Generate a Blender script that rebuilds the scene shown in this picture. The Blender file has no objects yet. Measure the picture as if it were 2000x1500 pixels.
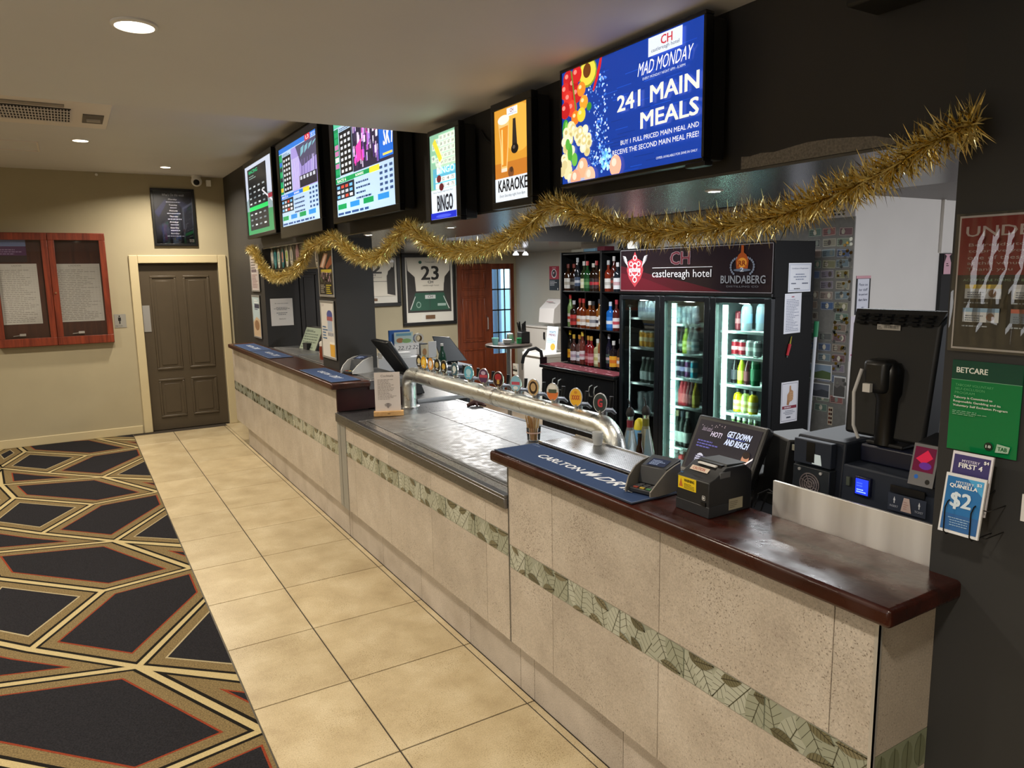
import bpy, math, random
from mathutils import Vector, Matrix
random.seed(7)
C = bpy.context.scene.collection
S = bpy.context.scene
PI = math.pi

def lin(h):
    h = h.lstrip('#'); o = []
    for i in (0, 2, 4):
        c = int(h[i:i+2], 16) / 255
        o.append(c / 12.92 if c <= .04045 else ((c + .055) / 1.055) ** 2.4)
    return (o[0], o[1], o[2], 1)

# ------------------------------------------------------------------ camera
cam = bpy.data.cameras.new('camera')
cam.sensor_fit = 'HORIZONTAL'; cam.sensor_width = 36; cam.lens = 36 * 1422.3 / 2000
cam.clip_start = .05
co = bpy.data.objects.new('camera', cam); C.objects.link(co)
_y, _p, _r = math.radians(31.08), math.radians(-8.671), math.radians(-.998)
_f = Vector((math.sin(_y)*math.cos(_p), math.cos(_y)*math.cos(_p), math.sin(_p)))
_x = Vector((math.cos(_y), -math.sin(_y), 0)); _u = _x.cross(_f)
_X = _x*math.cos(_r) + _u*math.sin(_r); _U = -_x*math.sin(_r) + _u*math.cos(_r)
co.matrix_world = Matrix(((_X.x, _U.x, -_f.x, -1.6), (_X.y, _U.y, -_f.y, 0), (_X.z, _U.z, -_f.z, 1.87), (0, 0, 0, 1)))
S.camera = co

# ------------------------------------------------------------------ exposure, sky
S.view_settings.view_transform = 'Standard'; S.view_settings.look = 'None'
S.view_settings.gamma = 1; S.view_settings.use_curve_mapping = False
S.view_settings.exposure = 0.0
w = bpy.data.worlds.new('sky'); S.world = w; w.use_nodes = True
w.node_tree.nodes['Background'].inputs[0].default_value = (.62, .8, 1, 1)
w.node_tree.nodes['Background'].inputs[1].default_value = 5.0

# ------------------------------------------------------------------ room lights
def area(name, loc, size, power, col, aim=(0, 0, -1), sy=None, spread=180):
    l = bpy.data.lights.new(name, 'AREA'); l.energy = power; l.color = col
    l.spread = math.radians(spread)
    if sy: l.shape = 'RECTANGLE'; l.size = size; l.size_y = sy
    else: l.shape = 'DISK'; l.size = size
    o = bpy.data.objects.new(name, l); C.objects.link(o); o.location = loc
    o.rotation_euler = Vector(aim).to_track_quat('-Z', 'Y').to_euler()
    return o
WARM = (1, .89, .73)
DOWN_NEAR = [(-1.35, 2.609), (-1.35, .3), (-3.2, 2.609), (-3.2, .3), (-1.35, -1.9), (-3.2, -1.9)]
DOWN_FAR = [(-1.377, 7.70), (-.543, 9.11), (-1.377, 5.0), (-3.2, 7.70), (-3.2, 5.0)]
for i, (x, y) in enumerate(DOWN_NEAR): area('downlight_beam', (x, y, 2.612), .15, 25, WARM, spread=150)
for i, (x, y) in enumerate(DOWN_FAR): area('downlight_beam', (x, y, 3.07), .15, 40, WARM, spread=150)
BAR_SPOTS = [(.483, 1.981), (.28, 5.068), (.48, 4.158)]
for x, y in BAR_SPOTS: area('bar_spot_beam', (x, y, 2.155), .05, 3, (1, .9, .76), spread=110)
# added, unseen fill lights under the bar ceiling, and the daylight of the side doors beyond the bar
area('bar_ceiling_fill', (2.0, 2.6, 2.35), .12, 26, (.93, .97, 1), sy=1.2)
area('bar_ceiling_fill', (2.0, 4.9, 2.35), .12, 34, (.93, .97, 1), sy=1.2)
area('bar_ceiling_fill', (2.6, 7.9, 2.14), .12, 75, (1, .97, .93), sy=1.2)
area('left_daylight_fill', (-4.9, .8, 1.4), 2.6, 24, (.96, .97, 1), aim=(1, .12, -.03), sy=1.7)  # daylight fill added from the left to brighten counter and splashback; no window modelled
area('side_door_daylight', (4.6, .2, 1.5), 1.6, 45, (.92, .94, 1), aim=(-.35, 1, -.05), sy=1.8)

# ------------------------------------------------------------------ materials
MATS = {}
def M(h, rough=.5, metal=0., emit=0., spec=.5, trans=0., coat=0., noise=0., nscale=40., bump=0.):
    k = (h, rough, metal, emit, spec, trans, coat, noise, nscale, bump)
    if k in MATS: return MATS[k]
    m = bpy.data.materials.new('paint_' + h.strip('#')); m.use_nodes = True
    nt = m.node_tree; b = nt.nodes['Principled BSDF']; c = lin(h)
    b.inputs['Base Color'].default_value = c
    b.inputs['Roughness'].default_value = rough; b.inputs['Metallic'].default_value = metal
    b.inputs['Specular IOR Level'].default_value = spec
    b.inputs['Transmission Weight'].default_value = trans
    b.inputs['Coat Weight'].default_value = coat
    if emit: b.inputs['Emission Color'].default_value = c; b.inputs['Emission Strength'].default_value = emit
    if noise or bump:
        g = nt.nodes.new('ShaderNodeNewGeometry'); n = nt.nodes.new('ShaderNodeTexNoise')
        n.inputs['Scale'].default_value = nscale; n.inputs['Detail'].default_value = 6
        nt.links.new(g.outputs['Position'], n.inputs['Vector'])
        if noise:
            r = nt.nodes.new('ShaderNodeValToRGB')
            r.color_ramp.elements[0].position = .3; r.color_ramp.elements[1].position = .7
            r.color_ramp.elements[0].color = (c[0]*(1-noise), c[1]*(1-noise), c[2]*(1-noise), 1)
            r.color_ramp.elements[1].color = (min(1, c[0]*(1+noise)), min(1, c[1]*(1+noise)), min(1, c[2]*(1+noise)), 1)
            nt.links.new(n.outputs['Fac'], r.inputs[0]); nt.links.new(r.outputs[0], b.inputs['Base Color'])
        if bump:
            bp = nt.nodes.new('ShaderNodeBump'); bp.inputs['Strength'].default_value = bump; bp.inputs['Distance'].default_value = .004
            nt.links.new(n.outputs['Fac'], bp.inputs['Height']); nt.links.new(bp.outputs[0], b.inputs['Normal'])
    MATS[k] = m
    return m

def newmat(name):
    m = bpy.data.materials.new(name); m.use_nodes = True
    return m, m.node_tree, m.node_tree.nodes['Principled BSDF']
def node(nt, t, **kw):
    n = nt.nodes.new(t)
    for k, v in kw.items():
        if k in n.inputs: n.inputs[k].default_value = v
        else: setattr(n, k, v)
    return n
def ramp(nt, stops):
    r = nt.nodes.new('ShaderNodeValToRGB'); e = r.color_ramp.elements
    while len(e) < len(stops): e.new(.5)
    for i, (p, c) in enumerate(stops):
        e[i].position = p; e[i].color = lin(c) if isinstance(c, str) else (c, c, c, 1)
    return r
def stone(name, lo, mid, hi, speck, rough, scale=1.0, thr=.64):
    """cement-look porcelain: clouds, fine grain, scattered dark flecks that thicken in patches"""
    m, nt, b = newmat(name); L = nt.links.new
    g = node(nt, 'ShaderNodeNewGeometry'); oi = node(nt, 'ShaderNodeObjectInfo')
    cl = node(nt, 'ShaderNodeTexNoise', Scale=4.5*scale, Detail=8, Roughness=.62); L(g.outputs['Position'], cl.inputs['Vector'])
    r = ramp(nt, [(.3, lo), (.5, mid), (.7, hi)]); L(cl.outputs['Fac'], r.inputs[0])
    fine = node(nt, 'ShaderNodeTexNoise', Scale=190*scale, Detail=3); L(g.outputs['Position'], fine.inputs['Vector'])
    fr = ramp(nt, [(.35, .84), (.65, 1.08)]); L(fine.outputs['Fac'], fr.inputs[0])
    mx = node(nt, 'ShaderNodeMix', data_type='RGBA', blend_type='MULTIPLY'); mx.inputs[0].default_value = 1
    L(r.outputs[0], mx.inputs[6]); L(fr.outputs[0], mx.inputs[7])
    fl = node(nt, 'ShaderNodeTexNoise', Scale=210*scale, Detail=2, Roughness=.4); L(g.outputs['Position'], fl.inputs['Vector'])
    big = node(nt, 'ShaderNodeTexNoise', Scale=3.1*scale, Detail=2); L(g.outputs['Position'], big.inputs['Vector'])
    ad = node(nt, 'ShaderNodeMath', operation='MULTIPLY_ADD'); ad.inputs[1].default_value = .30; L(big.outputs['Fac'], ad.inputs[0]); L(fl.outputs['Fac'], ad.inputs[2])
    sr = ramp(nt, [(thr+.15, 0.), (thr+.20, 1.)]); L(ad.outputs[0], sr.inputs[0])
    m2 = node(nt, 'ShaderNodeMix', data_type='RGBA'); L(sr.outputs[0], m2.inputs[0]); L(mx.outputs[2], m2.inputs[6]); m2.inputs[7].default_value = lin(speck)
    v = node(nt, 'ShaderNodeMapRange'); v.inputs[3].default_value = .93; v.inputs[4].default_value = 1.07; L(oi.outputs['Random'], v.inputs[0])
    hs = node(nt, 'ShaderNodeHueSaturation'); L(v.outputs[0], hs.inputs['Value']); L(m2.outputs[2], hs.inputs['Color'])
    L(hs.outputs[0], b.inputs['Base Color']); b.inputs['Roughness'].default_value = rough
    bp = node(nt, 'ShaderNodeBump', Strength=.12, Distance=.002); L(cl.outputs['Fac'], bp.inputs['Height']); L(bp.outputs[0], b.inputs['Normal'])
    return m
def timber(name, dark, light, rough, axis=(1, .06, 1), scale=14, wet=False):
    m, nt, b = newmat(name); L = nt.links.new
    g = node(nt, 'ShaderNodeNewGeometry'); mp = node(nt, 'ShaderNodeMapping'); mp.inputs['Scale'].default_value = axis
    L(g.outputs['Position'], mp.inputs[0])
    n = node(nt, 'ShaderNodeTexNoise', Scale=scale, Detail=7, Roughness=.65, Distortion=.6); L(mp.outputs[0], n.inputs['Vector'])
    r = ramp(nt, [(.3, dark), (.72, light)]); L(n.outputs['Fac'], r.inputs[0]); L(r.outputs[0], b.inputs['Base Color'])
    b.inputs['Roughness'].default_value = rough
    if wet:
        n2 = node(nt, 'ShaderNodeTexNoise', Scale=9, Detail=5); L(g.outputs['Position'], n2.inputs['Vector'])
        rr = ramp(nt, [(.4, rough-.08), (.62, rough+.12)]); L(n2.outputs['Fac'], rr.inputs[0]); L(rr.outputs[0], b.inputs['Roughness'])
        bp = node(nt, 'ShaderNodeBump', Strength=.15, Distance=.003); n3 = node(nt, 'ShaderNodeTexNoise', Scale=60, Detail=4); L(g.outputs['Position'], n3.inputs['Vector'])
        L(n3.outputs['Fac'], bp.inputs['Height']); L(bp.outputs[0], b.inputs['Normal'])
    return m
def steel(name, col, rough, perf=False, axis=(1, 1, 1), bump=False):
    m, nt, b = newmat(name); L = nt.links.new
    b.inputs['Metallic'].default_value = 1; b.inputs['Base Color'].default_value = lin(col); b.inputs['Roughness'].default_value = rough
    g = node(nt, 'ShaderNodeNewGeometry'); mp = node(nt, 'ShaderNodeMapping'); mp.inputs['Scale'].default_value = axis; L(g.outputs['Position'], mp.inputs[0])
    n = node(nt, 'ShaderNodeTexNoise', Scale=30, Detail=5); L(mp.outputs[0], n.inputs['Vector'])
    rr = ramp(nt, [(.3, rough*.75), (.7, min(1, rough*1.3))]); L(n.outputs['Fac'], rr.inputs[0]); L(rr.outputs[0], b.inputs['Roughness'])
    if bump:
        n2 = node(nt, 'ShaderNodeTexNoise', Scale=130, Detail=3); L(g.outputs['Position'], n2.inputs['Vector']); bp = node(nt, 'ShaderNodeBump', Strength=.35, Distance=.003); L(n2.outputs['Fac'], bp.inputs['Height']); L(bp.outputs[0], b.inputs['Normal'])
    if perf:
        v = node(nt, 'ShaderNodeTexVoronoi', voronoi_dimensions='2D', Scale=95); v.inputs['Randomness'].default_value = 0.; L(g.outputs['Position'], v.inputs['Vector'])
        r = ramp(nt, [(.24, .06), (.36, .46)]); L(v.outputs['Distance'], r.inputs[0]); L(r.outputs[0], b.inputs['Base Color'])
    return m
def glassmat(name, tint='#ffffff', amt=.10):
    m = bpy.data.materials.new(name); m.use_nodes = True; nt = m.node_tree; nt.nodes.clear(); L = nt.links.new
    o = nt.nodes.new('ShaderNodeOutputMaterial'); t = nt.nodes.new('ShaderNodeBsdfTransparent'); t.inputs[0].default_value = lin(tint)
    g = nt.nodes.new('ShaderNodeBsdfGlossy'); g.inputs['Roughness'].default_value = .02
    f = nt.nodes.new('ShaderNodeFresnel'); f.inputs[0].default_value = 1.45
    mm = nt.nodes.new('ShaderNodeMath'); mm.operation = 'MULTIPLY'; mm.inputs[1].default_value = amt*10; mm.use_clamp = True
    mx = nt.nodes.new('ShaderNodeMixShader'); L(f.outputs[0], mm.inputs[0]); L(mm.outputs[0], mx.inputs[0]); L(t.outputs[0], mx.inputs[1]); L(g.outputs[0], mx.inputs[2]); L(mx.outputs[0], o.inputs[0])
    return m

TILE = stone('wall_tile', '#a89d90', '#b6ab9d', '#c1b7aa', '#80756a', .42, thr=.648)
KICK = stone('kick_tile', '#a59a8e', '#b5aba0', '#c2b8ad', '#6e665c', .42, thr=.66)
FLOORT = stone('floor_tile', '#a99776', '#b8a785', '#c6b797', '#7f6d4a', .33, thr=.648)
WOODTOP = timber('bar_timber', '#1b0906', '#43190f', .3, wet=True)
WOODEDGE = timber('bar_timber_plain', '#27110a', '#4c2617', .3)
CABWOOD = timber('cabinet_timber', '#4e1c10', '#8f3d24', .35, axis=(1, 1, .07), scale=22)
DOORWOOD = timber('door_timber', '#4a1c0c', '#8a411f', .32, axis=(1, 1, .08), scale=18)
STEEL = steel('brushed_steel', '#dedcd8', .28, axis=(30, 1, 30))
STEELD = steel('worn_steel', '#86878a', .34, axis=(8, 1, 8))
PERF = steel('perforated_steel', '#96948f', .42, perf=True)
CHROME = steel('hammered_steel', '#e6e8e3', .34, bump=True)
SPLASH = steel('splash_steel', '#faf9f6', .5, axis=(1, .35, .02))
BLACK = M('#0c0c0d', .35); BLACKM = M('#141415', .6); DKPLASTIC = M('#1b1d20', .45)
WHITEP = M('#e8e6e1', .5); PAPER = M('#e9e8e6', .8)
WALLP = M('#a59b80', .75, noise=.03, nscale=3, bump=.03); DARKW = M('#2c2a28', .55, noise=.06, nscale=5, bump=.05)
DARKW2 = M('#2b2b2b', .6, noise=.05, nscale=4, bump=.03)
GREYW = M('#b5afa2', .75, noise=.03, nscale=3); CREAMW = M('#e0dad2', .75, noise=.02, nscale=3)
CEIL = M('#d0cfd1', .6, noise=.02, nscale=2); TRIMP = M('#c3b591', .5)
BARCEIL = M('#5f5c5a', .14, noise=.06, nscale=3)
BARCEIL2 = M('#6b6561', .5, noise=.04, nscale=3)
SOFFIT = M('#55534f', .26, spec=.8)
GLASS = glassmat('clear_glass'); SLEEVE = glassmat('crinkled_plastic', '#f4f4f4', .42); GLASSD = glassmat('door_glass', '#e9f2f0', .09)

# ------------------------------------------------------------------ geometry helpers
class G:
    def __init__(s): s.v = []; s.f = []; s.m = []
    def add(s, vs, fs, mi=0):
        o = len(s.v); s.v += [tuple(p) for p in vs]; s.f += [tuple(i+o for i in f) for f in fs]; s.m += [mi]*len(fs); return s
    def box(s, a, b, mi=0, rot=None, piv=None):
        (x0, y0, z0), (x1, y1, z1) = a, b
        vs = [Vector(p) for p in ((x0,y0,z0),(x1,y0,z0),(x1,y1,z0),(x0,y1,z0),(x0,y0,z1),(x1,y0,z1),(x1,y1,z1),(x0,y1,z1))]
        if rot is not None:
            p = Vector(piv) if piv else Vector(((x0+x1)/2, (y0+y1)/2, (z0+z1)/2)); vs = [rot @ (q-p) + p for q in vs]
        return s.add(vs, [(0,3,2,1),(4,5,6,7),(0,1,5,4),(1,2,6,5),(2,3,7,6),(3,0,4,7)], mi)
    def hexa(s, bot, top, mi=0):
        return s.add(list(bot)+list(top), [(0,3,2,1),(4,5,6,7),(0,1,5,4),(1,2,6,5),(2,3,7,6),(3,0,4,7)], mi)
    def quad(s, a, b, c, d, mi=0): return s.add([a, b, c, d], [(0,1,2,3)], mi)
    def lathe(s, prof, c=(0,0,0), n=14, mi=0, axis='Z', cap=True):
        vs = []; fs = []
        for r, z in prof:
            for k in range(n):
                a = 2*PI*k/n; x, y = r*math.cos(a), r*math.sin(a)
                p = (x, y, z) if axis == 'Z' else ((z, x, y) if axis == 'X' else (y, z, x))
                vs.append((p[0]+c[0], p[1]+c[1], p[2]+c[2]))
        for i in range(len(prof)-1):
            for k in range(n):
                k2 = (k+1) % n; fs.append((i*n+k, i*n+k2, (i+1)*n+k2, (i+1)*n+k))
        if cap: fs.append(tuple(range(n))[::-1]); fs.append(tuple((len(prof)-1)*n+k for k in range(n)))
        return s.add(vs, fs, mi)
    def tube(s, pts, r, n=8, mi=0, closed=False):
        pts = [Vector(p) for p in pts]; rs = r if isinstance(r, (list, tuple)) else [r]*len(pts)
        vs = []; fs = []; prev = None
        for i, p in enumerate(pts):
            t = (pts[min(i+1, len(pts)-1)] - pts[max(i-1, 0)]).normalized()
            if prev is None: up = Vector((0,0,1)) if abs(t.z) < .9 else Vector((1,0,0)); a = t.cross(up).normalized()
            else: a = (prev - t*prev.dot(t)).normalized()
            prev = a; b = t.cross(a)
            for k in range(n): th = 2*PI*k/n; vs.append(p + (a*math.cos(th)+b*math.sin(th))*rs[i])
        for i in range(len(pts)-1):
            for k in range(n): k2 = (k+1) % n; fs.append((i*n+k, (i+1)*n+k, (i+1)*n+k2, i*n+k2))
        fs.append(tuple(range(n))); fs.append(tuple((len(pts)-1)*n+k for k in range(n))[::-1])
        return s.add(vs, fs, mi)
    def prism(s, poly, place, d0, d1, mi=0):
        """poly of 2-D points; place(u, v, d) -> xyz"""
        n = len(poly); vs = [place(u, v, d0) for u, v in poly] + [place(u, v, d1) for u, v in poly]
        fs = [tuple(range(n))[::-1], tuple(range(n, 2*n))] + [(i, (i+1) % n, n+(i+1) % n, n+i) for i in range(n)]
        return s.add(vs, fs, mi)

BASE = {}
def mesh(g, name, mats, smooth=True, ang=38):
    me = bpy.data.meshes.new(name); me.from_pydata(g.v, [], g.f)
    for m in (mats if isinstance(mats, (list, tuple)) else [mats]): me.materials.append(m)
    if len(me.materials) > 1: me.polygons.foreach_set('material_index', g.m)
    me.update()
    if smooth:
        me.polygons.foreach_set('use_smooth', [True]*len(me.polygons)); me.set_sharp_from_angle(angle=math.radians(ang))
    return me
def tagp(o, label=None, cat=None, group=None, kind=None):
    if label: o['label'] = label
    if cat: o['category'] = cat
    if group: o['group'] = group
    if kind: o['kind'] = kind
    return o
def thing(name, label, cat, loc=(0,0,0), rz=0, group=None, kind=None):
    o = bpy.data.objects.new(name, None); C.objects.link(o); o.empty_display_size = .1
    o.location = loc; o.rotation_euler = (0, 0, rz)
    BASE[o.name] = Matrix.Translation(Vector(loc)) @ Matrix.Rotation(rz, 4, 'Z')
    return tagp(o, label, cat, group, kind)
def obj(g, name, mats, parent=None, label=None, cat=None, group=None, kind=None, bevel=0, smooth=True, local=False, seg=2):
    """world-space geometry -> object (converted to the parent's space); local=True: already in the parent's space"""
    if parent is not None:
        B = BASE[parent.name]
        if not local:
            inv = B.inverted(); g.v = [tuple(inv @ Vector(p)) for p in g.v]
        off = Vector((0, 0, 0))
    else:
        xs = [p[0] for p in g.v]; ys = [p[1] for p in g.v]; zs = [p[2] for p in g.v]
        off = Vector(((min(xs)+max(xs))/2, (min(ys)+max(ys))/2, min(zs))); g.v = [(p[0]-off.x, p[1]-off.y, p[2]-off.z) for p in g.v]
    o = bpy.data.objects.new(name, mesh(g, name, mats, smooth)); C.objects.link(o)
    if parent is not None: o.parent = parent; BASE[o.name] = BASE[parent.name]
    else: o.location = off; BASE[o.name] = Matrix.Translation(off)
    if bevel:
        b = o.modifiers.new('bevel', 'BEVEL'); b.width = bevel; b.segments = seg; b.limit_method = 'ANGLE'; b.angle_limit = math.radians(40)
    return tagp(o, label, cat, group, kind)
def inst(me, name, parent, loc=(0,0,0), rot=None):
    o = bpy.data.objects.new(name, me); C.objects.link(o); o.parent = parent; o.location = loc
    if rot: o.rotation_euler = rot
    BASE[o.name] = BASE[parent.name]
    return o
def boxo(name, a, b, m, parent=None, bevel=0, **kw): return obj(G().box(a, b), name, m, parent, bevel=bevel, **kw)

GLY = {}
def glyphs(s):
    k = s
    if k not in GLY:
        cu = bpy.data.curves.new('lettering', 'FONT'); cu.body = s; cu.resolution_u = 2
        ob = bpy.data.objects.new('lettering', cu); me = bpy.data.meshes.new_from_object(ob)
        vs = [(v.co.x, v.co.y) for v in me.vertices]; fs = [tuple(p.vertices) for p in me.polygons]
        x0 = min(v[0] for v in vs); x1 = max(v[0] for v in vs); y0 = min(v[1] for v in vs); y1 = max(v[1] for v in vs)
        GLY[k] = ([((x-x0)/(x1-x0), (y-y0)/(y1-y0)) for x, y in vs], fs)
        bpy.data.meshes.remove(me); bpy.data.objects.remove(ob); bpy.data.curves.remove(cu)
    return GLY[k]
NX = (Vector((0,-1,0)), Vector((0,0,1)))        # faces -X, read from the room
NY = (Vector((1,0,0)), Vector((0,0,1)))         # faces -Y
class Print:
    """flat print on a real surface: coordinates run 0..1 across w and up h from the lower left corner o"""
    def __init__(s, o, fr, w, h, emit=0., rough=.5, lift=.00025):
        s.o = Vector(o); s.U, s.V = Vector(fr[0]).normalized(), Vector(fr[1]).normalized(); s.N = s.U.cross(s.V); s.w, s.h = w, h
        s.g = G(); s.mats = []; s.k = {}; s.d = 0; s.emit = emit; s.rough = rough; s.lift = lift
    def mi(s, c):
        if c not in s.k: s.k[c] = len(s.mats); s.mats.append(M(c, s.rough, emit=s.emit))
        return s.k[c]
    def P(s, u, v): return tuple(s.o + s.U*(u*s.w) + s.V*(v*s.h) + s.N*(s.d*s.lift))
    def poly(s, pts, c, up=1):
        s.d += up
        for ax in (0, 1):
            for lim, sg in ((0, 1), (1, -1)):
                if any((q[ax]-lim)*sg < -1e-6 for q in pts):
                    o = []
                    for i in range(len(pts)):
                        a, b = pts[i], pts[(i+1) % len(pts)]; da, db = (a[ax]-lim)*sg, (b[ax]-lim)*sg
                        if da >= 0: o.append(a)
                        if (da >= 0) != (db >= 0): t = da/(da-db); o.append((a[0]+(b[0]-a[0])*t, a[1]+(b[1]-a[1])*t))
                    pts = o
                    if len(pts) < 3: return s
        s.g.add([s.P(u, v) for u, v in pts], [tuple(range(len(pts)))], s.mi(c)); return s
    def rect(s, u0, v0, u1, v1, c, up=1): return s.poly([(u0,v0),(u1,v0),(u1,v1),(u0,v1)], c, up)
    def ell(s, u, v, ru, rv, c, n=16, up=1): return s.poly([(u+ru*math.cos(2*PI*k/n), v+rv*math.sin(2*PI*k/n)) for k in range(n)], c, up)
    def frame(s, u0, v0, u1, v1, t, c):
        tv = t*s.w/s.h; s.rect(u0,v0,u1,v0+tv,c); s.rect(u0,v1-tv,u1,v1,c,0); s.rect(u0,v0,u0+t,v1,c,0); return s.rect(u1-t,v0,u1,v1,c,0)
    def text(s, t, u0, v0, u1, v1, c, bold=0., shear=0., up=1, skew=0.):
        s.d += up; vs, fs = glyphs(t); b = bold*1.1*(v1-v0)*s.h
        for dx, dy in (((0, 0),) if bold < .015 else ((-b, -b*.5), (b, -b*.5), (-b, b*.5), (b, b*.5))):
            du, dv = dx/s.w, dy/s.h; s.d += .3
            s.g.add([s.P(u0+(u1-u0)*x+shear*(v1-v0)*y+du, v0+(v1-v0)*y+skew*x+dv) for x, y in vs], fs, s.mi(c))
        return s
    def lines(s, u0, v0, u1, v1, n, c, seed=1, fill=.45, cen=False):
        s.d += 1; rnd = random.Random(seed); st = (v1-v0)/n
        for i in range(n):
            v = v1 - (i+1)*st; a = u0; e = u0+(u1-u0)*rnd.uniform(.55, 1)
            if cen: d = (u1-e)/2; a += d; e += d
            while a < e:
                b = min(e, a+(u1-u0)*rnd.uniform(.05, .16)); s.rect(a, v, b, v+st*fill, c, 0); a = b+(u1-u0)*.025
        return s
    def build(s, name, parent=None, **kw): return obj(s.g, name, s.mats, parent, smooth=False, **kw)

# ================================================================== setting
def struct(name, boxes, m, bevel=0):
    g = G()
    for a, b in boxes: g.box(a, b)
    return obj(g, name, m, kind='structure', bevel=bevel, smooth=False)
YB = 9.86
floor = struct('floor', [((-5.2, -3.6, -.12), (6.2, 10.2, -.004))], M('#2f271d', .8))
# --- floor tiles between carpet and bar, one object each
def tile_mesh(name, sx, sy, sz, m, bev=.0015):
    """slab with softened top edges, origin at lower corner"""
    g = G(); b = bev
    g.add([(0,0,0),(sx,0,0),(sx,sy,0),(0,sy,0),(0,0,sz-b),(sx,0,sz-b),(sx,sy,sz-b),(0,sy,sz-b),(b,b,sz),(sx-b,b,sz),(sx-b,sy-b,sz),(b,sy-b,sz)],
          [(0,3,2,1),(0,1,5,4),(1,2,6,5),(2,3,7,6),(3,0,4,7),(4,5,9,8),(5,6,10,9),(6,7,11,10),(7,4,8,11),(8,9,10,11)])
    return mesh(g, name, m, smooth=False)
GAP = .0068
PIT, YT0 = .602, 2.506
FB = BASE['floor'].inverted()
for sx0, sx1 in ((-1.075, -.637), (-.637, -.039), (-.039, -.002)):
    me = tile_mesh('tile', sx1-sx0-GAP, PIT-GAP, .012, FLOORT)
    for k in range(-7, 12):
        y = YT0 + PIT*k
        inst(me, 'tile', floor, FB @ Vector((sx0+GAP/2, y+GAP/2, -.0115)))
me = tile_mesh('tile', PIT-GAP, PIT-GAP, .012, M('#8d7c66', .3, noise=.1, nscale=6))
for i in range(5):                                              # service side of the bar
    for k in range(2, 12): inst(me, 'tile', floor, FB @ Vector((1.4+PIT*i, YT0+PIT*k, -.0115)))
g = G().box((-.002, 8.42, -.011), (.19, 9.86, 0)); obj(g, 'tile', FLOORT, floor)
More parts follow.
